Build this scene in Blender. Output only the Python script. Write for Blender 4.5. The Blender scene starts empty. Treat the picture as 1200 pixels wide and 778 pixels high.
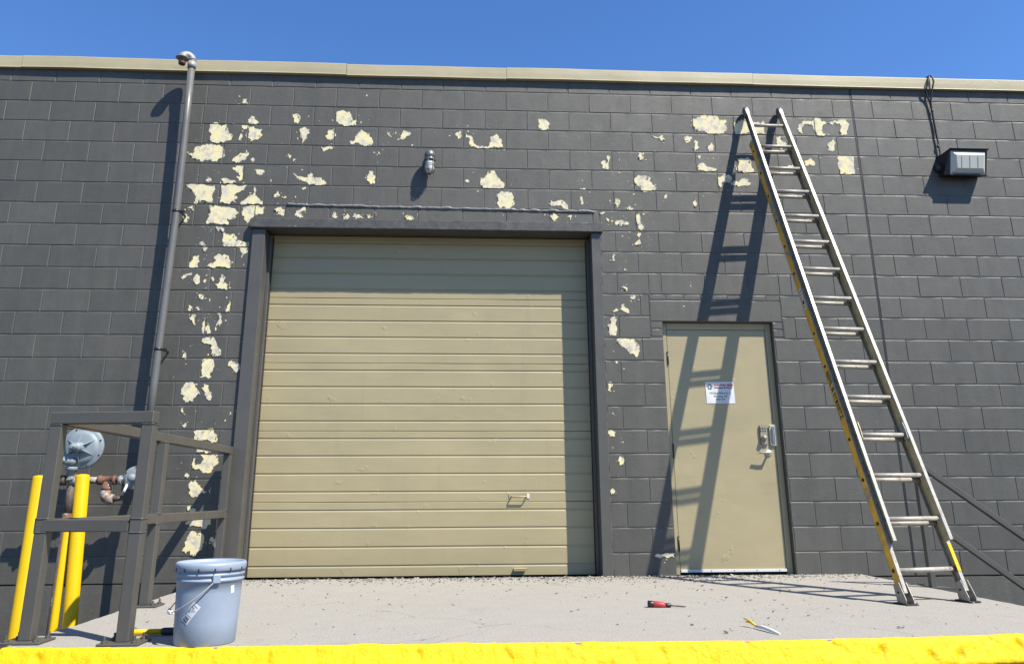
import bpy, bmesh, math, random
from mathutils import Vector, Matrix, noise
from mathutils.geometry import tessellate_polygon
R = random.Random(7)
S = bpy.context.scene
C = bpy.data.collections.new('place'); S.collection.children.link(C)
rad = math.radians

# ------------------------------------------------------------------ camera, sky, sun, exposure
cam = bpy.data.cameras.new('camera'); camo = bpy.data.objects.new('camera', cam); C.objects.link(camo)
yaw, pit, rol = -0.0527052795, 0.2617756213, 0.0045000266
Mz = Matrix.Rotation(yaw, 3, 'Z'); Mx = Matrix.Rotation(pit, 3, 'X'); My = Matrix.Rotation(rol, 3, 'Y')
M = Mz @ Mx @ My                      # columns: right, forward, up
r_, f_, u_ = M.col[0], M.col[1], M.col[2]
camo.matrix_world = Matrix(((r_.x, u_.x, -f_.x, 4.161073), (r_.y, u_.y, -f_.y, -6.513419), (r_.z, u_.z, -f_.z, 0.656070), (0, 0, 0, 1)))
cam.sensor_fit = 'HORIZONTAL'; cam.sensor_width = 36.0
cam.lens = 36.0 * 875.0 / 1200.0
cam.shift_x = (600.0 - 597.736) / 1200.0
cam.shift_y = (347.92 - 389.0) / 1200.0
cam.clip_start = 0.05; cam.clip_end = 3000
S.camera = camo

SUN = Vector((1.16, -1.0, 2.06)).normalized()
w = bpy.data.worlds.new('World'); S.world = w; w.use_nodes = True
nt = w.node_tree; bg = nt.nodes['Background']
sky = nt.nodes.new('ShaderNodeTexSky'); sky.sky_type = 'NISHITA'; sky.sun_disc = False
sky.sun_elevation = math.asin(SUN.z); sky.sun_rotation = math.atan2(SUN.x, SUN.y)
sky.altitude = 240; sky.air_density = 1.0; sky.dust_density = 0.0; sky.ozone_density = 6.0
hs_ = nt.nodes.new('ShaderNodeHueSaturation'); hs_.inputs['Saturation'].default_value = 1.14; hs_.inputs['Hue'].default_value = .506; hs_.inputs['Value'].default_value = 1.0
nt.links.new(sky.outputs[0], hs_.inputs['Color']); nt.links.new(hs_.outputs[0], bg.inputs[0]); bg.inputs[1].default_value = 0.116
sl = bpy.data.lights.new('sun', 'SUN'); sl.energy = 5.0; sl.angle = rad(0.53); sl.color = (1.0, 0.945, 0.84)
so = bpy.data.objects.new('sun', sl); C.objects.link(so)
so.rotation_euler = SUN.to_track_quat('Z', 'Y').to_euler(); so.location = SUN * 30
S.view_settings.view_transform = 'Standard'; S.view_settings.look = 'None'
S.view_settings.exposure = 0.9; S.view_settings.gamma = 1.0
S.render.engine = 'CYCLES'; S.cycles.max_bounces = 6

# ------------------------------------------------------------------ mesh helpers
class MB:
    def __init__(s): s.v = []; s.f = []; s.sm = []
    def add(s, vs, fs, smooth=False):
        o = len(s.v); s.v += [tuple(v) for v in vs]
        for f in fs: s.f.append(tuple(i + o for i in f)); s.sm.append(smooth)
        return s
    def box(s, x0, x1, y0, y1, z0, z1, b=0.0):
        c = Vector(((x0+x1)/2, (y0+y1)/2, (z0+z1)/2))
        return s.obox(c, (1,0,0), (0,1,0), (0,0,1), abs(x1-x0)/2, abs(y1-y0)/2, abs(z1-z0)/2, b)
    def obox(s, c, ax, ay, az, hx, hy, hz, b=0.0):
        c = Vector(c); ax = Vector(ax).normalized(); ay = Vector(ay).normalized(); az = Vector(az).normalized()
        if b <= 0 or b*2.2 > 2*min(hx, hy, hz):
            vs = [c + ax*hx*i + ay*hy*j + az*hz*k for i in (-1,1) for j in (-1,1) for k in (-1,1)]
            return s.add(vs, [(0,1,3,2),(4,6,7,5),(0,4,5,1),(2,3,7,6),(0,2,6,4),(1,5,7,3)])
        vs = []; idx = {}
        for i in (-1,1):
            for j in (-1,1):
                for k in (-1,1):
                    for a in range(3):
                        d = [hx-b, hy-b, hz-b]; d[a] += b
                        idx[(i,j,k,a)] = len(vs); vs.append(c + ax*d[0]*i + ay*d[1]*j + az*d[2]*k)
        F = []
        for a in range(3):
            o = [q for q in range(3) if q != a]
            for sg in (-1,1):
                def key(p, q):
                    t = [0,0,0]; t[a] = sg; t[o[0]] = p; t[o[1]] = q; return (t[0],t[1],t[2],a)
                F.append([idx[key(-1,-1)], idx[key(1,-1)], idx[key(1,1)], idx[key(-1,1)]])
        for a in range(3):
            o = [q for q in range(3) if q != a]
            for p in (-1,1):
                for q in (-1,1):
                    def key(e, w_):
                        t = [0,0,0]; t[a] = e; t[o[0]] = p; t[o[1]] = q; return (t[0],t[1],t[2],w_)
                    F.append([idx[key(-1,o[0])], idx[key(1,o[0])], idx[key(1,o[1])], idx[key(-1,o[1])]])
        for i in (-1,1):
            for j in (-1,1):
                for k in (-1,1): F.append([idx[(i,j,k,0)], idx[(i,j,k,1)], idx[(i,j,k,2)]])
        return s.add(vs, F)
    def bar(s, p, q, wdt, hgt, up=(0,0,1), b=0.0):
        p = Vector(p); q = Vector(q); d = (q-p).normalized(); u = Vector(up)
        sx = d.cross(u).normalized(); u = sx.cross(d).normalized()
        return s.obox((p+q)/2, d, sx, u, (q-p).length/2, wdt/2, hgt/2, b)
    def tube(s, pts, r, n=12, caps=True, smooth=True):
        pts = [Vector(p) for p in pts]; rs = r if isinstance(r, (list, tuple)) else [r]*len(pts)
        rings = []; prev = None; vs = []
        for i, p in enumerate(pts):
            d = (pts[min(i+1, len(pts)-1)] - pts[max(i-1, 0)])
            if d.length < 1e-9: d = prevd
            d.normalize(); prevd = d
            if prev is None:
                a = Vector((0,0,1)) if abs(d.z) < .9 else Vector((1,0,0)); prev = d.cross(a).normalized()
            else:
                prev = (prev - d*prev.dot(d)).normalized()
            bb = d.cross(prev)
            for k in range(n):
                t = 2*math.pi*k/n; vs.append(p + (prev*math.cos(t) + bb*math.sin(t))*rs[i])
        F = []
        for i in range(len(pts)-1):
            for k in range(n):
                F.append((i*n+k, i*n+(k+1)%n, (i+1)*n+(k+1)%n, (i+1)*n+k))
        s.add(vs, F, smooth)
        if caps:
            o = len(s.v) - len(vs)
            s.f.append(tuple(o+k for k in range(n))[::-1]); s.sm.append(False)
            s.f.append(tuple(o+(len(pts)-1)*n+k for k in range(n))); s.sm.append(False)
        return s
    def lathe(s, prof, o, ax=(0,0,1), n=32, smooth=True):       # prof: (radius, height) pairs
        ax = Vector(ax).normalized(); o = Vector(o)
        a = Vector((0,0,1)) if abs(ax.z) < .9 else Vector((1,0,0)); e = ax.cross(a).normalized(); g = ax.cross(e)
        vs = []
        for r, h in prof:
            for k in range(n):
                t = 2*math.pi*k/n; vs.append(o + ax*h + (e*math.cos(t)+g*math.sin(t))*r)
        F = [(i*n+k, i*n+(k+1)%n, (i+1)*n+(k+1)%n, (i+1)*n+k) for i in range(len(prof)-1) for k in range(n)]
        return s.add(vs, F, smooth)
    def prism(s, pts, dirv, dist):                               # closed planar outline pushed along dirv
        pts = [Vector(p) for p in pts]; d = Vector(dirv).normalized()*dist; n = len(pts)
        tri = tessellate_polygon([pts]); o = len(s.v)
        s.v += [tuple(p) for p in pts] + [tuple(p+d) for p in pts]
        for t in tri:
            s.f.append((o+t[0], o+t[1], o+t[2])); s.f.append((o+n+t[2], o+n+t[1], o+n+t[0])); s.sm += [False, False]
        for i in range(n):
            j = (i+1) % n; s.f.append((o+i, o+j, o+n+j, o+n+i)); s.sm.append(False)
        return s
BASE = {}
def mesh_of(name, mb, mat, off=Vector((0,0,0)), fix=True):
    me = bpy.data.meshes.new(name)
    me.from_pydata([tuple(Vector(v)-off) for v in mb.v], [], mb.f)
    me.polygons.foreach_set('use_smooth', mb.sm)
    if fix:
        bm = bmesh.new(); bm.from_mesh(me); bmesh.ops.recalc_face_normals(bm, faces=bm.faces); bm.to_mesh(me); bm.free()
    if mat: me.materials.append(mat)
    return me
def part(name, mb, mat, parent, label=None, fix=True):
    root = parent
    while root.parent: root = root.parent
    o = bpy.data.objects.new(name, mesh_of(name, mb, mat, Vector(root.location), fix))
    C.objects.link(o); o.parent = parent
    if label: o['label'] = label
    return o
def thing(name, label, cat, loc, group=None):
    o = bpy.data.objects.new(name, None); C.objects.link(o); o.location = loc; o.empty_display_size = .1
    o['label'] = label; o['category'] = cat
    if group: o['group'] = group
    return o
def struct(name, mb, mat, loc=(0,0,0)):
    o = bpy.data.objects.new(name, mesh_of(name, mb, mat, Vector(loc))); C.objects.link(o); o.location = loc
    o['kind'] = 'structure'; return o
def lettering(txt, size, mat, parent, origin, right, up, align='LEFT', name='lettering', shear=0, squash=1, bold=0):
    root = parent
    while root.parent: root = root.parent
    cu = bpy.data.curves.new(name, 'FONT'); cu.body = txt; cu.size = size; cu.align_x = align; cu.extrude = .0003
    cu.shear = shear; cu.offset = bold; cu.resolution_u = 2
    cu.materials.append(mat); o = bpy.data.objects.new(name, cu); C.objects.link(o); o.parent = parent
    rr = Vector(right).normalized(); uu = Vector(up).normalized(); nn = rr.cross(uu)
    m = Matrix((( rr.x, uu.x, nn.x), (rr.y, uu.y, nn.y), (rr.z, uu.z, nn.z))).to_4x4()
    m = Matrix.Translation(Vector(origin)-Vector(root.location)) @ m @ Matrix.Diagonal((squash,1,1,1))
    dg = bpy.context.evaluated_depsgraph_get(); me = bpy.data.meshes.new_from_object(o.evaluated_get(dg), depsgraph=dg)
    bpy.data.objects.remove(o); o = bpy.data.objects.new(name, me); C.objects.link(o); o.parent = parent; me.name = name
    if not me.materials: me.materials.append(mat)
    o.matrix_local = m
    return o

# ------------------------------------------------------------------ materials
def newmat(name):
    m = bpy.data.materials.new(name); m.use_nodes = True
    return m, m.node_tree, m.node_tree.nodes['Principled BSDF']
def N(nt, kind, **kw):
    n = nt.nodes.new(kind)
    for k, v in kw.items():
        if k.startswith('i_'): n.inputs[int(k[2:])].default_value = v
        else: setattr(n, k, v)
    return n
def tex(nt, scale, detail=4, rough=.55, coord='pos', sc=(1,1,1), dist=0):
    if coord == 'pos': co = N(nt, 'ShaderNodeNewGeometry').outputs['Position']
    else: co = N(nt, 'ShaderNodeTexCoord').outputs['Object']
    mp = N(nt, 'ShaderNodeMapping'); mp.inputs['Scale'].default_value = sc; nt.links.new(co, mp.inputs[0])
    t = N(nt, 'ShaderNodeTexNoise'); t.inputs['Scale'].default_value = scale; t.inputs['Detail'].default_value = detail
    t.inputs['Roughness'].default_value = rough; t.inputs['Distortion'].default_value = dist
    nt.links.new(mp.outputs[0], t.inputs[0]); return t.outputs[0]
def ramp(nt, src, stops):
    r = N(nt, 'ShaderNodeValToRGB'); nt.links.new(src, r.inputs[0]); e = r.color_ramp.elements
    while len(e) < len(stops): e.new(.5)
    for el, (p, c) in zip(e, stops):
        el.position = p; el.color = (c[0], c[1], c[2], 1) if hasattr(c, '__len__') else (c, c, c, 1)
    return r.outputs[0]
def mix(nt, fac, a, b, mode='MIX'):
    m = N(nt, 'ShaderNodeMix', data_type='RGBA', blend_type=mode)
    for sock, val in ((0, fac), (6, a), (7, b)):
        if hasattr(val, 'is_output'): nt.links.new(val, m.inputs[sock])
        elif sock == 0: m.inputs[0].default_value = val
        else: m.inputs[sock].default_value = (val[0], val[1], val[2], 1)
    return m.outputs[2]
ALB = .77
def setbase(nt, bs, col): nt.links.new(mix(nt, 1.0, col, (ALB, ALB, ALB), 'MULTIPLY'), bs.inputs['Base Color'])
def bump(nt, bs, layers):
    prev = None
    for src, st, ds in layers:
        b = N(nt, 'ShaderNodeBump'); b.inputs['Strength'].default_value = st; b.inputs['Distance'].default_value = ds
        nt.links.new(src, b.inputs['Height'])
        if prev: nt.links.new(prev, b.inputs['Normal'])
        prev = b.outputs[0]
    nt.links.new(prev, bs.inputs['Normal'])
def simple(name, col, rough=.5, metal=0, var=.12, scale=14, bmp=.0, bscale=120, coord='pos', dirt=None, spec=None):
    m, nt, bs = newmat(name)
    t = tex(nt, scale, 5, .6, coord)
    a = [c*(1-var) for c in col]; b = [min(1, c*(1+var)) for c in col]
    c = ramp(nt, t, [(.3, a), (.7, b)])
    if dirt:
        d = ramp(nt, tex(nt, dirt[1], 6, .65, coord), [(dirt[2], 0), (dirt[2]+.06, 1)])
        c = mix(nt, d, c, dirt[0])
    setbase(nt, bs, c); bs.inputs['Roughness'].default_value = rough; bs.inputs['Metallic'].default_value = metal
    rr = ramp(nt, tex(nt, scale*2.3, 4, .6, coord), [(.3, max(0, rough-.08)), (.7, min(1, rough+.1))]); nt.links.new(rr, bs.inputs['Roughness'])
    if spec is not None: bs.inputs['Specular IOR Level'].default_value = spec
    if bmp: bump(nt, bs, [(tex(nt, bscale, 4, .6, coord), bmp, .002)])
    return m

def make_wall_paint(name, k=1.0, rough=.55, bm=1.0):
    m, nt, bs = newmat(name)
    big = tex(nt, 1.1, 4, .5); mid = tex(nt, 9, 5, .6)
    col = ramp(nt, big, [(.3, (.083*k, .080*k, .068*k)), (.7, (.096*k, .092*k, .079*k))])
    col = mix(nt, .5, col, ramp(nt, mid, [(.25, (.074*k, .071*k, .061*k)), (.75, (.104*k, .100*k, .087*k))]))
    oi = N(nt, 'ShaderNodeObjectInfo'); mr = N(nt, 'ShaderNodeMapRange'); nt.links.new(oi.outputs['Random'], mr.inputs[0])
    mr.inputs[3].default_value = .90; mr.inputs[4].default_value = 1.09
    cc = N(nt, 'ShaderNodeCombineColor')
    for i in range(3): nt.links.new(mr.outputs[0], cc.inputs[i])
    col = mix(nt, 1.0, col, cc.outputs[0], 'MULTIPLY')
    run = ramp(nt, tex(nt, 5, 6, .6, sc=(1.6, 1, .16)), [(.35, (.90, .90, .90)), (.65, (1.08, 1.08, 1.07))]); col = mix(nt, 1.0, col, run, 'MULTIPLY')
    # scuffs: rare, thin, paler streaks rubbed into the paint
    sc = ramp(nt, tex(nt, 16, 8, .7, sc=(1, 1, .45), dist=1.6), [(.725, 0), (.76, 1)])
    col = mix(nt, sc, col, (.17, .17, .16))
    setbase(nt, bs, col)
    rr = ramp(nt, tex(nt, 6, 5, .6), [(.3, rough-.07), (.7, rough+.1)]); nt.links.new(rr, bs.inputs['Roughness'])
    vo = N(nt, 'ShaderNodeTexVoronoi', feature='F1'); vo.inputs['Scale'].default_value = 190
    g = N(nt, 'ShaderNodeNewGeometry'); nt.links.new(g.outputs['Position'], vo.inputs[0])
    pits = ramp(nt, vo.outputs['Distance'], [(.0, 0), (.35, 1)])
    rid = tex(nt, 7, 6, .75, sc=(1.3, 1, .7), dist=2.2)
    rid = ramp(nt, rid, [(.44, 0), (.5, 1), (.56, 0)])
    bs.inputs['Specular IOR Level'].default_value = .5
    bump(nt, bs, [(tex(nt, 2.3, 3, .5), .15*bm, .010), (tex(nt, 60, 7, .75), .35*bm, .003), (rid, .22*bm, .003), (pits, .35*bm, .002)])
    return m
M_wall = make_wall_paint('grey_wall_paint')
M_found = make_wall_paint('grey_foundation_paint', .95, .6, 1.5)
M_steel = simple('grey_steel_paint', (.090, .084, .074), .45, var=.08, scale=6, bmp=.25, bscale=70)
M_frame = simple('grey_frame_paint', (.090, .086, .077), .42, var=.07, scale=4, bmp=.35, bscale=45)
M_bead = simple('lumpy_caulk_paint', (.105, .10, .09), .42, var=.12, scale=30, bmp=.9, bscale=70)
M_angle = simple('flaking_dark_steel', (.078, .074, .068), .5, var=.3, scale=20, bmp=.9, bscale=50, dirt=((.30, .30, .30), 24, .66))
M_bead2 = simple('pale_caulk_paint', (.21, .21, .21), .4, var=.25, scale=30, bmp=.9, bscale=70)
M_dark = simple('black_rubber', (.018, .018, .019), .6, var=.2)
M_void = simple('dark_interior', (.02, .02, .02), .9)

def make_chip():
    m, nt, bs = newmat('bare_undercoat')
    a = tex(nt, 11, 7, .72); b = tex(nt, 30, 7, .75); c3 = tex(nt, 70, 6, .75)
    col = ramp(nt, a, [(.38, (.50, .45, .37)), (.47, (.72, .65, .48)), (.53, (.84, .75, .45)), (.64, (.88, .75, .34))])
    col = mix(nt, ramp(nt, b, [(.56, 0), (.68, .6)]), col, (.50, .45, .37))
    col = mix(nt, ramp(nt, c3, [(.71, 0), (.73, 1)]), col, (.14, .14, .13))
    setbase(nt, bs, col); bs.inputs['Roughness'].default_value = .8
    bump(nt, bs, [(b, .6, .004), (c3, .5, .002)])
    return m
M_chip = make_chip()
def make_beige(name, col, rough=.42):
    m, nt, bs = newmat(name)
    big = tex(nt, 1.7, 4, .6, sc=(1, 1, 2)); fine = tex(nt, 160, 2, .5)
    a = [c*.93 for c in col]; b = [c*1.05 for c in col]
    cc = ramp(nt, big, [(.3, a), (.7, b)])
    st = ramp(nt, tex(nt, 3.2, 7, .7, sc=(3.2, 1, .22)), [(.56, 0), (.75, .35)])
    cc = mix(nt, st, cc, [c*.78 for c in col])
    setbase(nt, bs, cc); nt.links.new(ramp(nt, big, [(.3, rough-.05), (.7, rough+.08)]), bs.inputs['Roughness'])
    dn = ramp(nt, tex(nt, 7.5, 4, .55), [(.66, 0), (.74, 1)])
    bump(nt, bs, [(tex(nt, 2.2, 3, .5, sc=(1, 1, 2)), .35, .012), (dn, .5, .004), (fine, .18, .0006)])
    return m
M_door = make_beige('beige_steel_door', (.40, .338, .192))
M_leaf = make_beige('beige_man_door', (.41, .345, .20), .38)
M_coping = make_beige('beige_flashing', (.47, .41, .25), .5)

def make_concrete():
    m, nt, bs = newmat('worn_concrete')
    big = tex(nt, .8, 5, .6); mid = tex(nt, 6, 7, .7); fine = tex(nt, 105, 6, .85)
    col = ramp(nt, big, [(.3, (.275, .258, .228)), (.7, (.345, .325, .288))])
    col = mix(nt, .55, col, ramp(nt, mid, [(.3, (.24, .225, .20)), (.7, (.38, .36, .322))]))
    col = mix(nt, .62, col, ramp(nt, fine, [(.32, (.14, .13, .115)), (.48, (.32, .30, .265)), (.62, (.52, .49, .44))]))
    s1 = ramp(nt, tex(nt, 5, 8, .75, sc=(.35, 1.4, 1), dist=.8), [(.70, 0), (.74, .7)])
    col = mix(nt, s1, col, (.55, .53, .49))
    s2 = ramp(nt, tex(nt, 2.2, 8, .8, sc=(1.2, .6, 1), dist=.5), [(.58, 0), (.70, .45)])
    col = mix(nt, s2, col, (.20, .18, .155))
    vc = N(nt, 'ShaderNodeTexVoronoi', feature='DISTANCE_TO_EDGE'); vc.inputs['Scale'].default_value = .75
    gg = N(nt, 'ShaderNodeNewGeometry'); mpp = N(nt, 'ShaderNodeVectorMath', operation='MULTIPLY_ADD'); wob = N(nt, 'ShaderNodeTexNoise'); wob.inputs['Scale'].default_value = 3.5; wob.inputs['Detail'].default_value = 8
    nt.links.new(gg.outputs['Position'], wob.inputs[0]); nt.links.new(wob.outputs['Color'], mpp.inputs[0]); mpp.inputs[1].default_value = (.35, .35, 0); nt.links.new(gg.outputs['Position'], mpp.inputs[2]); nt.links.new(mpp.outputs[0], vc.inputs[0])
    crk = ramp(nt, vc.outputs['Distance'], [(.0, .8), (.004, 0)]); cg = ramp(nt, tex(nt, 1.3, 2, .5), [(.5, 0), (.56, 1)])
    cm = N(nt, 'ShaderNodeMath', operation='MULTIPLY'); nt.links.new(crk, cm.inputs[0]); nt.links.new(cg, cm.inputs[1]); col = mix(nt, cm.outputs[0], col, (.13, .115, .10))
    vo = N(nt, 'ShaderNodeTexVoronoi', feature='F1'); vo.inputs['Scale'].default_value = 34
    g = N(nt, 'ShaderNodeNewGeometry'); nt.links.new(g.outputs['Position'], vo.inputs[0])
    dots = ramp(nt, vo.outputs['Distance'], [(.05, 1), (.085, 0)])
    gate = ramp(nt, tex(nt, 9, 3, .5), [(.5, 0), (.56, 1)])
    mm = N(nt, 'ShaderNodeMath', operation='MULTIPLY'); nt.links.new(dots, mm.inputs[0]); nt.links.new(gate, mm.inputs[1])
    col = mix(nt, mm.outputs[0], col, (.09, .08, .07))
    setbase(nt, bs, col); bs.inputs['Roughness'].default_value = .9
    bump(nt, bs, [(mid, .3, .006), (fine, .6, .002)])
    return m
M_conc = make_concrete()
def make_yellow(name, bm=1.0, worn=True):
    m, nt, bs = newmat(name)
    big = tex(nt, 5, 5, .6); lum = tex(nt, 38, 6, .7)
    col = ramp(nt, big, [(.3, (.93, .56, .0)), (.7, (.97, .62, .0))])
    if worn:
        p = ramp(nt, tex(nt, 46, 7, .75, dist=.6), [(.72, 0), (.74, 1)])
        col = mix(nt, p, col, (.16, .12, .05))
        q = ramp(nt, tex(nt, 13, 8, .8, sc=(.5, 1, 1.6), dist=1.0), [(.60, 0), (.70, .55)]); col = mix(nt, q, col, (.52, .36, .03))
        cc_ = ramp(nt, tex(nt, 24, 7, .8), [(.70, 0), (.715, 1)]); col = mix(nt, cc_, col, (.34, .32, .28))
    kk = .80 if worn else .62
    if not worn:
        sc_ = ramp(nt, tex(nt, 30, 7, .75, sc=(1, 1, .3), dist=.8), [(.70, 0), (.73, 1)]); col = mix(nt, sc_, col, (.35, .22, .04))
    nt.links.new(mix(nt, 1.0, col, (kk, kk, kk), 'MULTIPLY'), bs.inputs['Base Color']); bs.inputs['Roughness'].default_value = .5; bs.inputs['Specular IOR Level'].default_value = .3
    bump(nt, bs, [(lum, .7*bm, .010), (tex(nt, 130, 5, .7), .5*bm, .003)])
    return m
M_yel = make_yellow('yellow_edge_paint')
M_bol = make_yellow('yellow_bollard_paint', .12, False)
M_alu = simple('worn_aluminium', (.37, .355, .315), .42, .25, var=.22, scale=22, bmp=.2, bscale=90, dirt=((.15, .12, .08), 34, .60))
M_alud = simple('dull_dark_aluminium', (.27, .25, .20), .55, .2, var=.3, scale=18, dirt=((.05, .045, .04), 20, .56))
M_rung = simple('dirty_rung_aluminium', (.43, .395, .335), .5, .1, var=.22, scale=26, bmp=.3, bscale=140, dirt=((.13, .10, .07), 40, .60))
M_alu2 = simple('tan_worn_rail', (.46, .40, .24), .55, .1, var=.25, scale=16, bmp=.2, bscale=90, dirt=((.12, .10, .07), 26, .62))
M_lyel = simple('worn_yellow_rail_paint', (.80, .44, .04), .55, 0, var=.25, scale=9, bmp=.2, bscale=90, dirt=((.36, .30, .22), 6, .53))
M_galv = simple('grey_meter_paint', (.24, .285, .31), .55, 0, var=.08, scale=10, bmp=.15)
M_rust = simple('rusty_fitting', (.17, .085, .05), .75, .2, var=.45, scale=26, bmp=.7, bscale=80, dirt=((.52, .50, .46), 22, .56))
M_rustw = simple('chipped_white_pipe', (.34, .31, .27), .65, 0, var=.2, scale=26, bmp=.5, bscale=80, dirt=((.20, .10, .05), 22, .48))
M_rustd = simple('dark_rusted_pipe', (.10, .075, .06), .75, .1, var=.4, scale=24, bmp=.5, bscale=80, dirt=((.30, .28, .26), 16, .6))
M_pipe = simple('grey_vent_pipe_paint', (.135, .132, .126), .45, 0, var=.08, scale=6, bmp=.12)
M_buck = simple('pale_blue_plastic', (.305, .365, .455), .42, 0, var=.05, scale=7, bmp=.1, bscale=40, dirt=((.24, .28, .34), 26, .68))
M_white = simple('white_label', (.74, .75, .76), .5, 0, var=.02)
M_plas = simple('white_plastic', (.72, .73, .73), .4, 0, var=.03)
M_ink = simple('black_ink', (.02, .02, .025), .6, 0, var=.0)
M_inkl = simple('grey_ink', (.16, .16, .17), .6, 0, var=.0)
M_red = simple('red_ink', (.55, .03, .04), .6, 0, var=.0)
M_redp = simple('red_rubber_grip', (.50, .045, .05), .45, 0, var=.08)
M_blk = simple('black_paint', (.018, .017, .017), .4, 0, var=.2, bmp=.3)
M_chrome = simple('brushed_steel', (.50, .49, .45), .45, .1, var=.08, scale=40)
M_brass = simple('tarnished_nickel', (.36, .32, .24), .45, .3, var=.12, scale=40)
M_brown = simple('brown_pipe_end', (.13, .075, .06), .6, 0, var=.2)
M_cap = simple('pale_galvanised_elbow', (.33, .33, .32), .55, .1, var=.1, scale=20)
M_wire = simple('black_cable', (.012, .012, .013), .5, 0, var=.1)
M_asph = simple('asphalt', (.06, .06, .06), .9, 0, var=.3, scale=40, bmp=.8, bscale=160)
M_flake = simple('loose_paint_flake', (.42, .39, .31), .8, 0, var=.35, scale=40)
M_flaked = simple('dark_paint_flake', (.07, .06, .055), .8, 0, var=.4, scale=40)
M_grip = simple('black_grip', (.02, .028, .027), .55, 0, var=.1)
M_glass, nt_, bs_ = newmat('frosted_lens'); bs_.inputs['Base Color'].default_value = (.47, .47, .42, 1); bs_.inputs['Roughness'].default_value = .4
M_gl2, nt_, bs_ = newmat('ribbed_lamp_glass'); bs_.inputs['Base Color'].default_value = (.50, .50, .47, 1); bs_.inputs['Roughness'].default_value = .22

# ------------------------------------------------------------------ the ground, the dock
mb = MB(); mb.add([(-600,-600,-1.05),(600,-600,-1.05),(600,600,-1.05),(-600,600,-1.05)], [(0,1,2,3)])
ground = struct('ground', mb, M_asph)

def fr(x):        # front edge line of the dock, slightly uneven
    pts = [(1.9,-2.80),(2.6,-2.855),(3.2,-2.862),(4.3,-2.868),(5.5,-2.905),(6.2,-2.875),(6.8,-2.83),(7.6,-2.80)]
    for (a, ya), (b, yb) in zip(pts, pts[1:]):
        if x <= b: return ya + (yb-ya)*(max(x, a)-a)/(b-a)
    return pts[-1][1]
ZS = .02
def jag(x, s, a, seed=0): return (noise.noise(Vector((x*s, seed, .3)))*a + noise.noise(Vector((x*s*3.7, seed+5, .7)))*a*.5)
out = []
n = 260
for i in range(n+1):
    x = 2.10 + (7.44-2.10)*i/n; out.append((x, fr(x)+.004+abs(jag(x, 9, .012)), ZS))
for i in range(1, 90):
    y = -2.83 + 2.83*i/90; out.append((7.44+jag(y, 3, .012, 3)+jag(y, 30, .004, 4), y, ZS))
out.append((7.44, -.001, ZS)); out.append((2.11, -.001, ZS))
for i in range(1, 120):
    y = -2.8*i/120; out.append((2.10+jag(y, 3, .016, 7)+jag(y, 26, .007, 8), y, ZS))
mb = MB(); mb.prism(out, (0,0,-1), 1.06)
slab = struct('concrete_dock', mb, M_conc)
# lumpy painted front edge
mb = MB(); nx, H = 900, [(0.012,.004),(.003,.0005),(-.004,-.003),(-.008,-.010),(-.012,-.020),(-.018,-.035),(-.024,-.05),(-.030,-.065),(-.036,-.08),(-.041,-.095),(-.044,-.106),(-.040,-.115),(.0,-.118)]
vs = []
for i in range(nx+1):
    x = 2.098 + (7.444-2.098)*i/nx
    back = .012 + max(0, noise.noise(Vector((x*5, 1, 0)))*.05) + max(0, noise.noise(Vector((x*31, 3, 0)))*.026)
    for j, (dy, dz) in enumerate(H):
        p = Vector((x, 0, dz))
        lump = noise.noise(p*22+Vector((0,0,4)))*.0045 + noise.noise(p*64)*.0022 + noise.noise(p*150)*.0012
        chip = max(0, noise.noise(Vector((x*13, 9, dz*16)))-.38)*.05*(1 if j < 9 else .3)
        yy = fr(x) + dy - lump + chip; zz = ZS + dz - (chip*.6 if j < 5 else 0) + (lump*.6 if j in (1,2,3) else 0)
        if j == 0: yy = fr(x) + back; zz = ZS + .0015
        vs.append((x, yy, zz))
m_ = len(H)
mb.add(vs, [(i*m_+j, (i+1)*m_+j, (i+1)*m_+j+1, i*m_+j+1) for i in range(nx) for j in range(m_-1)], True)
e = part('painted_edge', mb, M_yel, slab); 
# recess the dock face below the painted edge in shade, as a dark grey box
mb = MB(); mb.box(2.12, 7.42, -2.79, -2.72, -1.04, -.10); part('dock_face', mb, M_found, slab)

# ------------------------------------------------------------------ the block wall
B = .4064; HC = .2032
wall = thing('block_wall', 'dark grey painted concrete block wall with peeling cream patches behind the dock', 'wall', (0, 0, 0))
holes = [(2.168, 5.347, -1, 3.105), (5.884, 6.902, -1, 2.188), (5.776, 6.996, 2.046, 2.441)]
pieces = []
def sub(rc, h):
    x0, x1, z0, z1 = rc; a0, a1, b0, b1 = h
    if a1 <= x0 or a0 >= x1 or b1 <= z0 or b0 >= z1: return [rc]
    o = []
    if a0 > x0: o.append((x0, a0, z0, z1))
    if a1 < x1: o.append((a1, x1, z0, z1))
    xa, xb = max(x0, a0), min(x1, a1)
    if b0 > z0: o.append((xa, xb, z0, b0))
    if b1 < z1: o.append((xa, xb, b1, z1))
    return o
CJ = 19.5*B
for c in range(0, 23):                     # 0 = half-height top course, 22 = lowest
    z1 = (22-c+1)*HC if c else 22*HC + .135; z0 = (22-c)*HC
    off = 0 if c % 2 else .5
    xs = [(i+off)*B for i in range(-9, 32)]
    if c % 2: xs.append(CJ)
    if c == 2: xs.append(3.95*B)
    xs.sort()
    for a, b in zip(xs, xs[1:]):
        rcs = [(a, b, z0, z1)]
        for h in holes:
            rcs = [q for r in rcs for q in sub(r, h)]
        pieces += [r for r in rcs if r[1]-r[0] > .02 and r[3]-r[2] > .02]
for a, b in zip([5.776, 5.93, 6.09, 6.25, 6.50, 6.72, 6.86], [5.93, 6.09, 6.25, 6.50, 6.72, 6.86, 6.996]): pieces.append((a, b, 2.388, 2.441))
pieces.append((5.776, 6.996, 2.188, 2.388))
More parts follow.
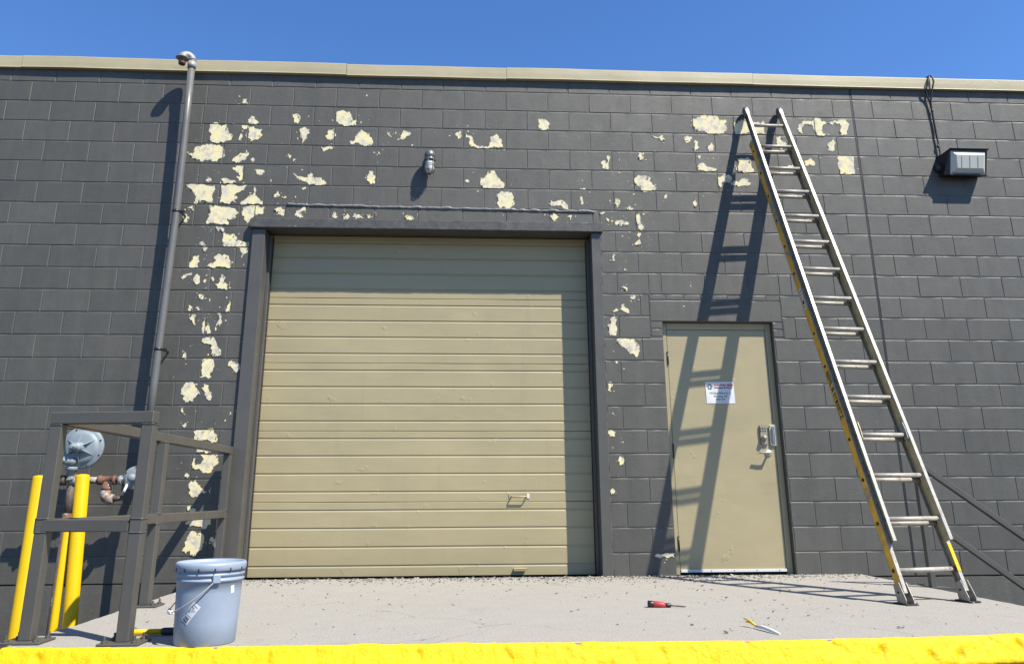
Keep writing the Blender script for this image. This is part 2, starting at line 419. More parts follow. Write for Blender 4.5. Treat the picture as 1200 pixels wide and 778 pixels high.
for a, b in ((5.776, 5.884), (6.902, 6.996)): pieces += [(a, b, 2.12, 2.188), (a, b, 2.046, 2.12)]
cw, sw = {}, []
def block_mesh(w_, h_, kseed):
    key = (round(w_, 3), round(h_, 3), kseed)
    if key in cw: return cw[key]
    mb = MB(); hx, hz = w_/2, h_/2; bv = .0036; bvt = .0085; nxx = max(2, int(w_/.1)); nzz = max(2, int(h_/.1))
    rr = random.Random(hash(key) % 1000)
    # front face grid with gentle relief, chamfer, sides
    vs = []
    for j in range(nzz+1):
        for i in range(nxx+1):
            edge = i in (0, nxx) or j in (0, nzz)
            x = -hx+bv + (2*hx-2*bv)*i/nxx; z = -hz+bv + (2*hz-bv-bvt)*j/nzz
            vs.append((x + (0 if not edge else rr.uniform(-.0003, .0003)), (0 if edge else rr.uniform(-.0005, .0003)), z + (0 if not edge else rr.uniform(-.0003, .0003))))
    F = [(j*(nxx+1)+i, j*(nxx+1)+i+1, (j+1)*(nxx+1)+i+1, (j+1)*(nxx+1)+i) for j in range(nzz) for i in range(nxx)]
    ring = [j*0+i for i in range(nxx+1)] + [j*(nxx+1)+nxx for j in range(1, nzz+1)] + [nzz*(nxx+1)+i for i in range(nxx-1, -1, -1)] + [j*(nxx+1) for j in range(nzz-1, 0, -1)]
    o = len(vs); m = len(ring)
    for dep, ex in ((.0030, bv), (.014, bv+.0005)):
        for q in ring:
            x, y, z = vs[q]; sx = 1 if x > 0 else -1; sz = 1 if z > 0 else -1
            nx_ = x*hx/(hx-bv); zt_ = hz-bvt; nz_ = (z/zt_*hz) if z > zt_*.999 else z*hz/(hz-bv) if z < -(hz-bv)*.98 else z
            vs.append((nx_, dep if (dep > .01 or z < zt_*.98) else .0034, nz_))
    for k in range(m):
        F.append((ring[(k+1) % m], ring[k], o+k, o+(k+1) % m)); F.append((o+(k+1) % m, o+k, o+m+k, o+m+(k+1) % m))
    mb.add(vs, F); me = mesh_of('block', mb, M_wall, fix=False); cw[key] = me; return me
J = .0030
def seen(rc):
    x, z = (rc[0]+rc[1])/2, (rc[2]+rc[3])/2; d = Vector((x, 0, z)) - camo.location
    fx = d.dot(r_)/d.dot(f_)*875+597.7; fy = 347.9 - d.dot(u_)/d.dot(f_)*875
    vis = -15 < fx < 1215 and 60 < fy < 800
    return (0 if vis else 1, -(rc[1]-rc[0])*(rc[3]-rc[2])/d.dot(f_)**2)
pieces.sort(key=seen)
rest = MB()
for k, rc in enumerate(pieces):
    w_, h_ = rc[1]-rc[0]-2*J, rc[3]-rc[2]-2*J
    if abs(rc[0]-CJ) < 1e-4 or abs(rc[1]-CJ) < 1e-4: w_ -= .006
    me = block_mesh(w_, h_, R.randrange(4) if w_ > .39 else R.randrange(2))
    cx = (rc[0]+rc[1])/2 + (.003 if abs(rc[0]-CJ) < 1e-4 else -.003 if abs(rc[1]-CJ) < 1e-4 else 0); cz = (rc[2]+rc[3])/2
    loc = Vector((cx + R.uniform(-.0005, .0005), R.uniform(-.0008, .0006), cz + R.uniform(-.0004, .0004)))
    rot = Matrix.Rotation(R.gauss(0, .0008), 4, 'X') @ Matrix.Rotation(R.gauss(0, .0008), 4, 'Z') @ Matrix.Rotation(R.gauss(0, .0005), 4, 'Y')
    if k < 300:
        o = bpy.data.objects.new('block', me); C.objects.link(o); o.parent = wall; o.location = loc; o.rotation_euler = rot.to_euler()
    else:
        mt = Matrix.Translation(loc) @ rot
        rest.add([mt @ v.co for v in me.vertices], [tuple(p.vertices) for p in me.polygons])
o = part('block_courses', rest, M_wall, wall, fix=False); o['kind'] = 'stuff'
# mortar bed behind the block faces, returns into the openings, building mass
XL, XR, ZT = -3.6, 12.6, 22*HC+.135
def cells(hs, X0, X1, Z0, Z1):
    rs = [(X0, X1, Z0, Z1)]
    for h in hs: rs = [q for r in rs for q in sub(r, h)]
    return rs
mb = MB(); ym = .0036
for x0, x1, z0, z1 in cells([(2.168, 5.347, -1, 3.105), (5.884, 6.902, -1, 2.188)], XL, XR, 0, ZT):
    mb.add([(x0, ym, z0), (x1, ym, z0), (x1, ym, z1), (x0, ym, z1)], [(0,1,2,3)])
for x0, x1, z0, z1 in ((2.168, 5.347, 0, 3.105), (5.884, 6.902, 0, 2.188)):
    mb.add([(x0, ym, z0), (x0, .32, z0), (x0, .32, z1), (x0, ym, z1), (x1, ym, z0), (x1, .32, z0), (x1, .32, z1), (x1, ym, z1)], [(0,1,2,3), (4,5,6,7), (3,2,6,7)])
part('mortar', mb, make_wall_paint('painted_mortar', 1.15, .42, .8), wall)
mb = MB(); mb.box(XL, XR, .33, 9, -1.05, ZT-.02); part('building_mass', mb, M_void, wall)
mb = MB(); mb.box(CJ-.0062, CJ+.0062, .0012, .0050, 0, 4.59); part('joint_sealant', mb, M_wire, wall)
# foundation strip
mb = MB(); nx = 240; vs = []
for i in range(nx+1):
    x = XL + (XR-XL)*i/nx
    for zz, yy in ((-.008, .008), (-.010, -.004), (-.3, -.008), (-1.06, -.012)):
        vs.append((x, yy + (jag(x, 2, .004, zz*3)), zz + (jag(x, 6, .003, 2) if zz > -.02 else 0)))
mb.add(vs, [(i*4+j, (i+1)*4+j, (i+1)*4+j+1, i*4+j+1) for i in range(nx) for j in range(3)])
part('foundation', mb, M_found, wall)

# peeled patches: outlines measured on the wall (x, z in mm), clipped to the block they sit on
PATCH = [[1961,4302,1973,4330,1999,4338,2013,4273,1991,4291,1972,4276],[2036,4080,2046,4130,2077,4149,2109,4109,2133,4082,2088,4063],[1682,4058,1836,4061,1840,4011,1860,4021,1859,3980,1893,3967,1905,3940,1891,3903,1813,3873,1715,3877,1680,3903,1700,3908,1694,3935,1703,3963,1678,4008],[1971,4051,2040,4052,2035,4016,2012,4004,1985,4024],[1961,3932,1974,3969,1987,3960,1976,3901,1959,3903],[2053,4039,2085,4051,2133,4018,2182,4010,2161,3973,2148,3927,2083,3885,2049,3925,2050,3980],[2023,3965,2035,3970,2032,3934,2022,3943],[1517,3756,1559,3769,1583,3829,1671,3860,1793,3847,1839,3785,1835,3718,1779,3677,1717,3698,1639,3670,1593,3696,1552,3708],[1923,3702,1954,3739,2032,3763,2046,3785,2067,3763,2041,3705,1980,3670,1939,3676],[2081,3710,2106,3728,2126,3706,2104,3679],[1839,3509,1873,3525,1916,3495,1977,3483,1939,3456,1859,3463],[1931,3609,1963,3637,2033,3634,2039,3501,1996,3490,1973,3526,2007,3540,1993,3566],[1688,3484,1709,3528,1750,3496,1719,3474],[2126,3602,2166,3610,2225,3580,2181,3548],[1524,3439,1781,3444,1783,3388,1763,3344,1785,3262,1668,3288,1612,3259,1634,3331,1589,3384],[1841,3445,2069,3449,2053,3403,1997,3370,1970,3337,1995,3272,1928,3256,1853,3270],[2031,3273,2090,3328,2131,3350,2140,3437,2153,3427,2163,3351,2211,3297,2241,3291,2234,3261,2076,3254],[1752,3232,1810,3245,1980,3218,2028,3172,2008,3133,1935,3111,1940,3057,1750,3061,1751,3150],[2059,3219,2097,3237,2255,3244,2250,3180,2183,3153,2128,3109,2103,3060,2078,3113,2055,3155],[1556,3233,1611,3234,1614,3180,1587,3212],[1528,3126,1554,3158,1587,3126,1573,3073,1541,3094],[2442,4174,2489,4187,2518,4130,2486,4083,2457,4117],[2844,4195,2870,4224,2974,4222,3003,4176,3000,4118,3051,4131,3053,4080,2951,4059,2887,4085,2854,4126],[2516,4031,2607,4029,2616,3983,2578,3925,2552,3864,2543,3936,2528,3981],[2766,3968,2791,4033,2828,4038,2843,3954,2804,3919,2772,3941],[2989,3911,3040,3929,3068,3989,3097,4033,3171,4000,3179,3961,3209,3928,3197,3877,3136,3858,3079,3891,3005,3882],[3472,3968,3491,4037,3554,4027,3545,3981,3473,3945,3432,3932],[3342,4011,3357,4000,3385,3966,3368,3972],[2726,3849,2839,3847,2830,3824,2738,3827],[2426,3771,2458,3753,2450,3720,2433,3735],[2476,3727,2493,3709,2482,3691],[3261,3811,3283,3793,3273,3779],[2486,3576,2533,3544,2604,3534,2636,3568,2647,3590,2673,3557,2756,3526,2803,3482,2780,3464,2679,3474,2576,3500,2524,3528],[3166,3555,3188,3611,3229,3612,3258,3546,3244,3479,3200,3479,3172,3511],[2316,3353,2363,3398,2381,3344,2338,3332],[2581,3428,2604,3446,2625,3424,2594,3413],[2397,3344,2437,3345,2428,3323],[2337,3213,2385,3235,2430,3215,2431,3150,2361,3156,2383,3182],[2530,3152,2536,3206,2623,3239,2626,3203,2577,3185,2610,3142,2561,3137],[2874,3146,2885,3200,2907,3179,2928,3147,2899,3136],[2958,3158,3006,3181,3028,3149,2979,3127],[3054,3154,3076,3188,3138,3161,3159,3140,3099,3139],[3167,3168,3207,3177,3242,3152,3199,3141],[3536,3146,3569,3179,3621,3141,3581,3125],[1913,2983,1973,2973,2047,2911,2138,2871,2092,2843,1915,2857],[1830,3035,1900,3025,1900,2983,1877,3014,1849,2986],[1700,2875,1737,2897,1760,2859,1722,2855],[4079,4011,4142,3999,4153,3948,4185,3898,4310,3894,4331,3952,4321,3986,4373,4022,4426,3966,4440,3885,4394,3873,4352,3888,4310,3860,4195,3862,4122,3902,4132,3948,4090,3974],[3991,4025,4037,4042,4048,3992,4017,3957,3995,3995],[4783,4188,4862,4173,4897,4139,4886,4085,4839,4067,4792,4078,4801,4137],[4239,3553,4270,3565,4295,3621,4353,3638,4384,3589,4415,3545,4456,3513,4456,3452,4260,3449,4235,3486],[4390,3400,4446,3423,4528,3414,4548,3326,4527,3277,4415,3258,4384,3312],[4084,3528,4115,3544,4126,3518,4095,3513],[4868,3309,4899,3343,4982,3355,5053,3290,5057,3257,5011,3261,4981,3300,4898,3287],[5381,3745,5414,3764,5434,3734,5459,3838,5472,3804,5459,3689,5425,3673,5405,3711],[5745,3821,5779,3856,5798,3810,5775,3775,5748,3793],[5690,3558,5735,3604,5798,3612,5850,3594,5868,3527,5898,3505,5885,3460,5769,3458,5741,3513,5699,3524],[5503,3364,5524,3375,5543,3325,5510,3280],[5597,3277,5626,3299,5677,3278,5666,3262],[5173,3470,5225,3471,5203,3457],[5172,3385,5187,3392,5186,3303,5174,3314],[4876,3188,4918,3222,4964,3179,4937,3146,4896,3156],[5040,3180,5082,3198,5075,3148],[3532,3157,3572,3179,3613,3147,3573,3131],[6298,4219,6383,4256,6493,4259,6577,4213,6632,4215,6635,4120,6598,4072,6478,4064,6415,4096,6340,4101,6300,4148],[6703,4204,6749,4182,6787,4242,6818,4219,6882,4197,6980,4187,7007,4235,7022,4164,7003,4076,6718,4070,6701,4121],[7350,4148,7378,4196,7426,4233,7491,4223,7499,4192,7433,4197,7384,4149,7388,4085,7356,4100],[7516,4247,7584,4261,7591,4225,7656,4210,7726,4240,7839,4255,7864,4183,7842,4095,7773,4074,7769,4133,7796,4170,7778,4205,7698,4187,7667,4210,7609,4190,7580,4129,7620,4090,7530,4074,7504,4139],[7120,4041,7165,4056,7193,4002,7215,3968,7173,3920,7111,3954],[7624,3976,7691,4037,7709,4002,7694,3931,7622,3918],[7720,3856,7878,3860,7858,3666,7713,3671,7712,3756],[7378,3796,7425,3820,7478,3775,7449,3744,7383,3743],[7174,3716,7255,3759,7261,3717],[5892,4033,5956,4015,6000,4035,6015,3989,5976,3983],[6197,4011,6238,4040,6285,4023,6267,3989,6213,3981],[6287,3901,6311,3995,6342,3972,6337,3902,6303,3878],[6426,3939,6472,3975,6482,3882,6442,3870],[5746,3816,5787,3856,5806,3810,5772,3771],[6314,3740,6348,3752,6514,3687,6470,3670,6317,3683],[6320,3821,6353,3833,6340,3791],[6707,3806,6826,3815,6842,3751,6878,3671,6706,3674,6705,3736],[5688,3569,5732,3615,5795,3605,5846,3572,5875,3516,5861,3455,5766,3453,5737,3502,5701,3528],[6633,3564,6708,3565,6765,3607,6806,3589,6828,3544,6779,3525,6715,3520,6641,3536],[6505,3618,6554,3642,6638,3621,6623,3568,6547,3562,6521,3505,6498,3538],[5601,3281,5644,3300,5680,3278,5642,3262],[5500,3364,5526,3375,5545,3331,5517,3280],[6244,3343,6268,3372,6286,3332,6262,3299],[5974,3405,5997,3428,6001,3395,5979,3376],[5491,3132,5533,3155,5625,3128,5614,3106,5531,3111],[5689,3168,5724,3235,5730,3147,5762,3082,5736,3055,5706,3081,5718,3114,5693,3120],[5678,2929,5711,2973,5729,2919,5687,2912],[5704,3033,5734,3027,5716,2983],[5745,3231,5787,3236,5764,3209],[5409,3175,5440,3153,5429,3138],[5349,3224,5411,3230,5380,3212],[5492,3136,5526,3157,5550,3145,5540,3115,5499,3115],[5419,2769,5468,2773,5462,2821,5482,2816,5476,2756,5435,2752],[5669,2930,5707,2956,5726,2939,5705,2910,5675,2913],[5702,3034,5724,3031,5717,2991,5701,3003],[5514,2504,5547,2518,5583,2488,5572,2463,5554,2491,5522,2494],[5608,2422,5641,2439,5650,2406,5630,2381,5606,2392],[5432,2280,5465,2302,5494,2289,5515,2338,5540,2347,5554,2306,5589,2257,5560,2265,5521,2289,5448,2269],[5379,2141,5411,2158,5422,2223,5455,2236,5466,2191,5455,2053,5400,2061,5397,2109],[5458,2016,5518,2026,5605,2022,5651,1982,5671,1910,5654,1878,5575,1886,5553,1933,5483,1973],[5554,2681,5570,2669,5559,2664],[6162,2536,6174,2519,6161,2514],[5415,3169,5438,3152,5430,3138,5414,3155],[5346,3225,5396,3239,5379,3218],[5441,1821,5461,1812,5445,1801],[5355,1628,5399,1633,5405,1589,5395,1551,5364,1558,5370,1592],[5346,1195,5382,1215,5417,1200,5411,1162,5364,1162],[5470,1114,5485,1117,5480,1095],[5402,946,5442,990,5475,983,5472,924,5446,917,5428,954],[5392,1359,5408,1359,5400,1349],[5349,704,5369,726,5394,704,5382,675,5357,678],[5702,178,5740,192,5815,205,5873,191,5871,163,5797,166,5738,157],[1701,2868,1737,2890,1760,2861,1720,2853],[1733,2832,1755,2847,1777,2829,1766,2800,1745,2806],[1629,2693,1648,2700,1657,2744,1716,2756,1719,2701,1708,2643,1640,2645],[1787,2659,1837,2695,1869,2717,1852,2753,1883,2783,1938,2776,1976,2733,2007,2690,1997,2654,1888,2660],[1920,2893,1959,2915,2014,2912,2037,2887,2140,2881,2115,2851,1979,2850,1930,2864],[2061,2843,2130,2837,2131,2793,2089,2756,2093,2785,2066,2814],[1573,2556,1594,2578,1665,2597,1667,2579,1616,2559,1586,2528],[1682,2540,1695,2572,1713,2589,1736,2558,1740,2501,1710,2489,1685,2515],[1777,2530,1792,2541,1797,2516,1785,2504],[1838,2545,1850,2566,1870,2542,1858,2519],[1870,2500,1909,2506,1912,2553,1928,2589,1957,2567,1953,2517,1991,2489,1989,2447,1961,2454,1908,2453],[1740,2395,1772,2402,1788,2374,1768,2353],[1667,2303,1697,2289,1708,2255,1675,2247],[1725,2276,1744,2290,1766,2269,1754,2251],[1973,2253,2004,2278,2014,2341,2026,2334,2023,2250],[1684,2189,1705,2213,1743,2206,1748,2123,1724,2137,1710,2164],[1804,2124,1811,2186,1828,2179,1827,2124,1834,2052,1810,2062],[1842,2145,1858,2138,1880,2049,1854,2044],[1918,2229,1948,2236,1961,2194,1962,2132,1915,2067,1927,2111,1942,2166],[1813,1993,1844,2014,1910,2015,1941,1960,1981,1892,1977,1859,1905,1858,1929,1885,1903,1946,1856,1960],[1670,1864,1691,1877,1694,1848],[1810,1980,1846,2013,1919,2005,1959,1915,1987,1874,1941,1857,1901,1865,1918,1898,1883,1964,1827,1967],[1658,1831,1678,1872,1697,1839,1692,1815],[1835,1807,1880,1832,1929,1819,1931,1718,1898,1645,1850,1661,1836,1718],[2055,1792,2088,1820,2146,1784,2144,1719,2122,1699,2094,1743,2064,1759],[1680,1556,1713,1612,1775,1624,1821,1557,1845,1517,1785,1453,1731,1442,1709,1476,1717,1500,1689,1516],[1854,1573,1878,1608,1906,1597,1924,1541,1947,1501,1932,1464,1897,1501,1877,1541],[1703,1389,1720,1405,1742,1342,1717,1358],[1717,1256,1749,1275,1760,1248,1738,1233],[1823,1202,1995,1214,2020,1163,2020,1113,1918,1135,1836,1155],[1859,1078,1979,1058,1975,1027,1867,1030],[1836,932,1849,981,1869,978,1865,925,1915,932,1933,978,1900,1009,2037,1013,2059,947,2011,889,1976,856,1912,890,1850,899],[2101,1358,2116,1369,2123,1343,2108,1338],[1787,841,1800,861,1826,838,1809,820],[1826,763,1845,796,1882,808,1909,763,1943,733,1990,710,1930,710,1911,673,1858,670,1837,703],[1829,592,1858,602,1898,577,1907,562,1839,567],[1841,452,1869,499,2026,502,2038,451,2004,419,1957,437,1897,444],[1831,249,1853,292,1868,365,1901,401,1948,386,1998,335,1990,262,1943,213,1906,213,1896,242,1860,228],[2048,356,2087,334,2106,290,2087,262,2068,305,2044,320],[1997,725,2014,747,2010,695]]
def rough_outline(pts, amp, seed, depth=2):
    for d in range(depth):
        o = []
        for i, p in enumerate(pts):
            q = pts[(i+1) % len(pts)]; L = math.dist(p, q); o.append(p)
            if L > .007:
                n_ = (-(q[1]-p[1])/L, (q[0]-p[0])/L); a = seed.gauss(0, 1)*amp*min(L, .05)
                t = seed.uniform(.38, .62); o.append((p[0]+(q[0]-p[0])*t+n_[0]*a, p[1]+(q[1]-p[1])*t+n_[1]*a))
        pts = o
    return pts
def clip(poly, x0, x1, z0, z1):
    for ax, v, sg in ((0, x0, 1), (0, x1, -1), (1, z0, 1), (1, z1, -1)):
        o = []
        for i in range(len(poly)):
            p, q = poly[i-1], poly[i]; a = (p[ax]-v)*sg; b = (q[ax]-v)*sg
            if (a >= 0) != (b >= 0):
                t = a/(a-b); o.append((p[0]+(q[0]-p[0])*t, p[1]+(q[1]-p[1])*t))
            if b >= 0: o.append(q)
        poly = o
        if len(poly) < 3: return []
    return poly
def area(p): return abs(sum(p[i-1][0]*p[i][1]-p[i][0]*p[i-1][1] for i in range(len(p)))/2)
def emit(mb, poly, y=-.0024, jj=.0046):
    ok = False
    xs = [p[0] for p in poly]; zs = [p[1] for p in poly]; bx = (min(xs), max(xs), min(zs), max(zs))
    for rc in pieces:
        if rc[1] < bx[0] or rc[0] > bx[1] or rc[3] < bx[2] or rc[2] > bx[3]: continue
        c = clip(poly, rc[0]+jj, rc[1]-jj, rc[2]+jj, rc[3]-jj)
        if len(c) >= 3 and area(c) > 6e-6:
            d = [c[0]]
            for p in c[1:]:
                if math.dist(p, d[-1]) > 4e-4: d.append(p)
            if len(d) >= 3: mb.prism([(p[0], y, p[1]) for p in d], (0, 1, 0), .0045); ok = True
    return ok
cents = []
for pi_, fl in enumerate(PATCH):
    pts = [(fl[i]/1000, fl[i+1]/1000) for i in range(0, len(fl), 2)]
    a = area(pts); rr = random.Random(pi_)
    cents.append((sum(p[0] for p in pts)/len(pts), sum(p[1] for p in pts)/len(pts), math.sqrt(a)))
    mb = MB()
    if emit(mb, rough_outline(pts, .17, rr, 3 if a > .004 else 2), -.0020-.00001*pi_): part('bare_patch', mb, M_chip, wall, fix=True)
mb = MB(); rr = random.Random(3)
for k in range(620):
    cx, cz, s = rr.choice(cents); r0 = abs(rr.gauss(0, .10)) + s*.45
    t = rr.uniform(0, 6.283); x, z = cx+math.cos(t)*r0, cz+math.sin(t)*r0*.8
    q = rr.choice((.002, .003, .003, .004, .005, .008)); n_ = rr.randrange(5, 8)
    el = rr.uniform(.5, 1.8)
    pl = [(x+math.cos(6.283*i/n_)*q*rr.uniform(.5, 1.3)*el, z+math.sin(6.283*i/n_)*q*rr.uniform(.5, 1.3)/el) for i in range(n_)]
    emit(mb, pl, -.0021)
o = part('paint_specks', mb, M_chip, wall); o['kind'] = 'stuff'

# small curls of grey paint lifting at the patch rims
mb = MB(); rr = random.Random(21)
for pi_, fl in enumerate(PATCH):
    pts = [(fl[i]/1000, fl[i+1]/1000) for i in range(0, len(fl), 2)]
    if area(pts) < .0012: continue
    cx, cz, _ = cents[pi_]
    for k in range(int(4 + area(pts)*260)):
        i = rr.randrange(len(pts)); t = rr.random(); p, q = pts[i-1], pts[i]
        x, z = p[0]+(q[0]-p[0])*t, p[1]+(q[1]-p[1])*t; L = rr.uniform(.004, .012)
        if any(h[0]-.02 < x < h[1]+.02 and z < h[3]+.02 for h in holes): continue
        d = Vector((q[0]-p[0], 0, q[1]-p[1])); 
        if d.length < 1e-4: continue
        d.normalize(); n_ = Vector((x-cx, 0, z-cz)).normalized(); o_ = Vector((x, -.0022, z)); u = -n_*L*.7 + Vector((0, -L*rr.uniform(.25, .9), 0)); w_ = d*rr.uniform(.003, .010)
        a, b, c, e_ = o_-w_, o_+w_, o_+w_*.5+u, o_-w_*.7+u; th = Vector((0, .0006, 0))
        mb.add([a, b, c, e_, a+th, b+th, c+th, e_+th], [(0,1,2,3), (7,6,5,4), (0,4,5,1), (1,5,6,2), (2,6,7,3), (3,7,4,0)])
o = part('curled_paint', mb, M_wall, wall); o['kind'] = 'stuff'
# rough ledge of mortar above the steel lintel angle and caulk beads
def bead(x0, z0, x1, z1, r, y, seed, n=120, mat=M_bead, par=None, amp=.5):
    mb = MB(); pts = []; rs = []
    for i in range(n+1):
        t = i/n; x = x0+(x1-x0)*t; z = z0+(z1-z0)*t; k = noise.noise(Vector((x*14, z*14, seed))); k2 = noise.noise(Vector((x*55, z*55, seed+3)))
        pts.append((x + (0 if abs(x1-x0) > abs(z1-z0) else k*r*.6), y, z + (k*r*.6 if abs(x1-x0) > abs(z1-z0) else 0))); rs.append(r*(1+amp*k+amp*k2*.7))
    mb.tube(pts, rs, 8); return part('caulk_bead', mb, mat, par or wall)
bead(2.46, 3.262, 5.30, 3.236, .0125, .000, 1, 300, M_bead2, amp=.45)
bead(2.168, 3.112, 5.345, 3.108, .010, -.004, 4, 300, M_bead2, amp=.6)
bead(5.347, .03, 5.347, 3.02, .006, .0, 9, 200, amp=.9)
bead(2.166, .03, 2.166, 3.02, .0045, .001, 12, 160)
bead(5.776, 2.05, 5.776, 2.44, .004, .002, 21, 40); bead(6.996, 2.05, 6.996, 2.44, .004, .002, 22, 40)

# roof flashing
cop = thing('roof_flashing', 'beige metal flashing strip running along the top of the grey wall', 'flashing', (0, 0, ZT))
sx = [-3.6, -.112, 2.93, 4.48, 6.93, 9.98, 12.6]
for i, (a, b) in enumerate(zip(sx, sx[1:])):
    d = .002 if i % 2 else 0; mb = MB(); dz = (0, .003, -.002, .002, 0, .003)[i]
    pr = [(.25, 4.60), (-.012, 4.596), (-.034-d, 4.594), (-.038-d, 4.598), (-.033-d, 4.606), (-.034-d, 4.655), (-.033-d, 4.712), (-.030-d, 4.718), (.25, 4.728)]
    nseg = 24; vs = []
    for q in range(nseg+1):
        x = a+.0015+(b-a-.003)*q/nseg
        for (y, z) in pr: vs.append((x, y + noise.noise(Vector((x*2.1, z*3, 5)))*.0035, z + dz + noise.noise(Vector((x*1.1, 3, 5)))*.004))
    m_ = len(pr)
    mb.add(vs, [(q*m_+j, (q+1)*m_+j, (q+1)*m_+(j+1) % m_, q*m_+(j+1) % m_) for q in range(nseg) for j in range(m_)])
    part('flashing_section', mb, M_coping, cop)

# ------------------------------------------------------------------ overhead door
gd = thing('overhead_door', 'wide beige ribbed steel garage door closed in a dark grey steel frame', 'garage door', (3.76, .2, ZS))
DY = .2
for k in range(5):
    zt = 3.034-.6035*k - .0012; zb = zt - .6035 + .0024
    prof = [(zt, .012), (zt, .004), (zt-.004, 0)]
    for g in (.067, .215, .367, .518):
        zg = zt - g + .010; prof += [(zg, 0), (zg-.003, .0065), (zg-.008, .0065), (zg-.022, .0004)]
    prof += [(zb+.003, 0), (zb, .004), (zb, .012)]
    nx = 40; vs = []
    for i in range(nx+1):
        x = 2.270 + (5.262-2.270)*i/nx
        for z, y in prof:
            vs.append((x, DY + y + noise.noise(Vector((x*1.6, k*3.1, z*1.2)))*.0022, z + noise.noise(Vector((x*.8, k, 7)))*.0012))
    m_ = len(prof); mb = MB()
    mb.add(vs, [(i*m_+j, (i+1)*m_+j, (i+1)*m_+j+1, i*m_+j+1) for i in range(nx) for j in range(m_-1)])
    sec = part('door_section', mb, M_door, gd)
    if k == 0:
        mb = MB(); mb.box(2.27, 5.262, DY-.006, DY+.004, 3.012, 3.03, .002); part('top_rail', mb, M_door, sec)
# jambs, stops, header angle
for nm, x0, x1 in (('jamb', 2.172, 2.286), ('jamb', 5.258, 5.344)):
    mb = MB(); mb.box(x0, x1, -.03, .165, ZS-.005, 3.012, .003); part(nm, mb, M_frame, gd)
for x0, x1 in ((2.2865, 2.308), (5.236, 5.2575)):
    mb = MB(); mb.box(x0, x1, .12, .168, ZS, 3.005, .002); st = part('door_stop', mb, M_frame, gd)
    mb = MB(); mb.box(x0+.004 if x0 < 3 else x0-.006, x1+.006 if x0 < 3 else x1-.004, .169, .192, ZS, 3.0, .002); part('weather_strip', mb, M_dark, st)
mb = MB(); nx = 160; vs = []
pr = [(.0, 3.107), (-.058, 3.106), (-.062, 3.102), (-.062, 3.022), (-.058, 3.0165), (.0, 3.0165)]
for i in range(nx+1):
    x = 2.156 + (5.362-2.156)*i/nx
    for j, (y, z) in enumerate(pr): vs.append((x, y + noise.noise(Vector((x*9, j, 1)))*.003*(y < -.01), z + noise.noise(Vector((x*12, j*2, 6)))*.0035))
mb.add(vs, [(i*6+j, (i+1)*6+j, (i+1)*6+(j+1) % 6, i*6+(j+1) % 6) for i in range(nx) for j in range(6)] + [(0,1,2,3,4,5), tuple(nx*6+j for j in range(6))])
part('lintel_angle', mb, M_angle, gd, 'rough dark grey steel angle across the head of the door')
mb = MB(); mb.box(2.2, 5.33, .001, .30, 3.036, 3.10, .002); part('header', mb, M_frame, gd)
mb = MB(); mb.box(2.27, 5.26, DY+.002, DY+.02, ZS+.001, ZS+.012); part('bottom_seal', mb, M_dark, gd)
# pull handle and step plate
hd = MB(); hy = DY
hd.tube([(4.520, hy, .665), (4.520, hy-.035, .662), (4.526, hy-.04, .660), (4.645, hy-.04, .660), (4.651, hy-.035, .662), (4.651, hy, .665)], .006, 10)
h = part('pull_handle', hd, M_door, gd)
for x in (4.508, 4.664):
    mb = MB(); mb.box(x-.012, x+.012, hy-.006, hy-.001, .645, .685, .002); part('handle_plate', mb, M_plas if x > 4.6 else M_door, h)
mb = MB(); mb.prism([(4.535, hy-.001, .075), (4.645, hy-.001, .075), (4.645, hy-.045, .070), (4.535, hy-.045, .070)], (0,0,-1), .005)
mb.box(4.535, 4.645, hy-.045, hy-.041, .055, .070); part('step_plate', mb, M_door, gd)

# ------------------------------------------------------------------ personnel door
md = thing('steel_door', 'plain beige steel door with a paper notice, right of the wide garage door', 'door', (6.39, .05, ZS))
mb = MB(); FY = .060
for x0, x1, z0, z1 in ((5.886, 5.930, ZS, 2.186), (6.850, 6.900, ZS, 2.186), (5.931, 6.849, 2.126, 2.186)):
    mb.box(x0, x1, FY, .30, z0, z1, .0025)
part('door_frame', mb, M_leaf, md)
mb = MB(); mb.box(5.9335, 6.8465, FY+.004, FY+.048, .045, 2.1225, .002); leaf = part('door_leaf', mb, M_leaf, md)
mb = MB(); mb.box(5.94, 6.84, FY+.052, FY+.06, ZS, 2.13); part('rebate', mb, M_dark, md)
mb = MB(); mb.box(5.936, 6.844, FY-.006, FY+.0035, .040, .062, .001)
swp = part('door_sweep', mb, M_plas, md)
for i in range(5):
    mb = MB(); mb.lathe([(0, .0), (.004, .0), (.004, .002), (0, .003)], (6.0+i*.195, FY-.006, .052), (0,-1,0), 10); part('screw', mb, M_dark, swp)
for z in (1.86, 1.04, .27):
    mb = MB(); mb.tube([(5.9315, FY-.004, z-.055), (5.9315, FY-.004, z+.055)], .0065, 10)
    hg = part('hinge', mb, M_blk, md)
    for q in (-.057, .057):
        mb = MB(); mb.lathe([(0, -.003), (.0075, -.003), (.0075, .003), (0, .003)], (5.9315, FY-.004, z+q), (0,0,1), 10); part('hinge_tip', mb, M_blk, hg)
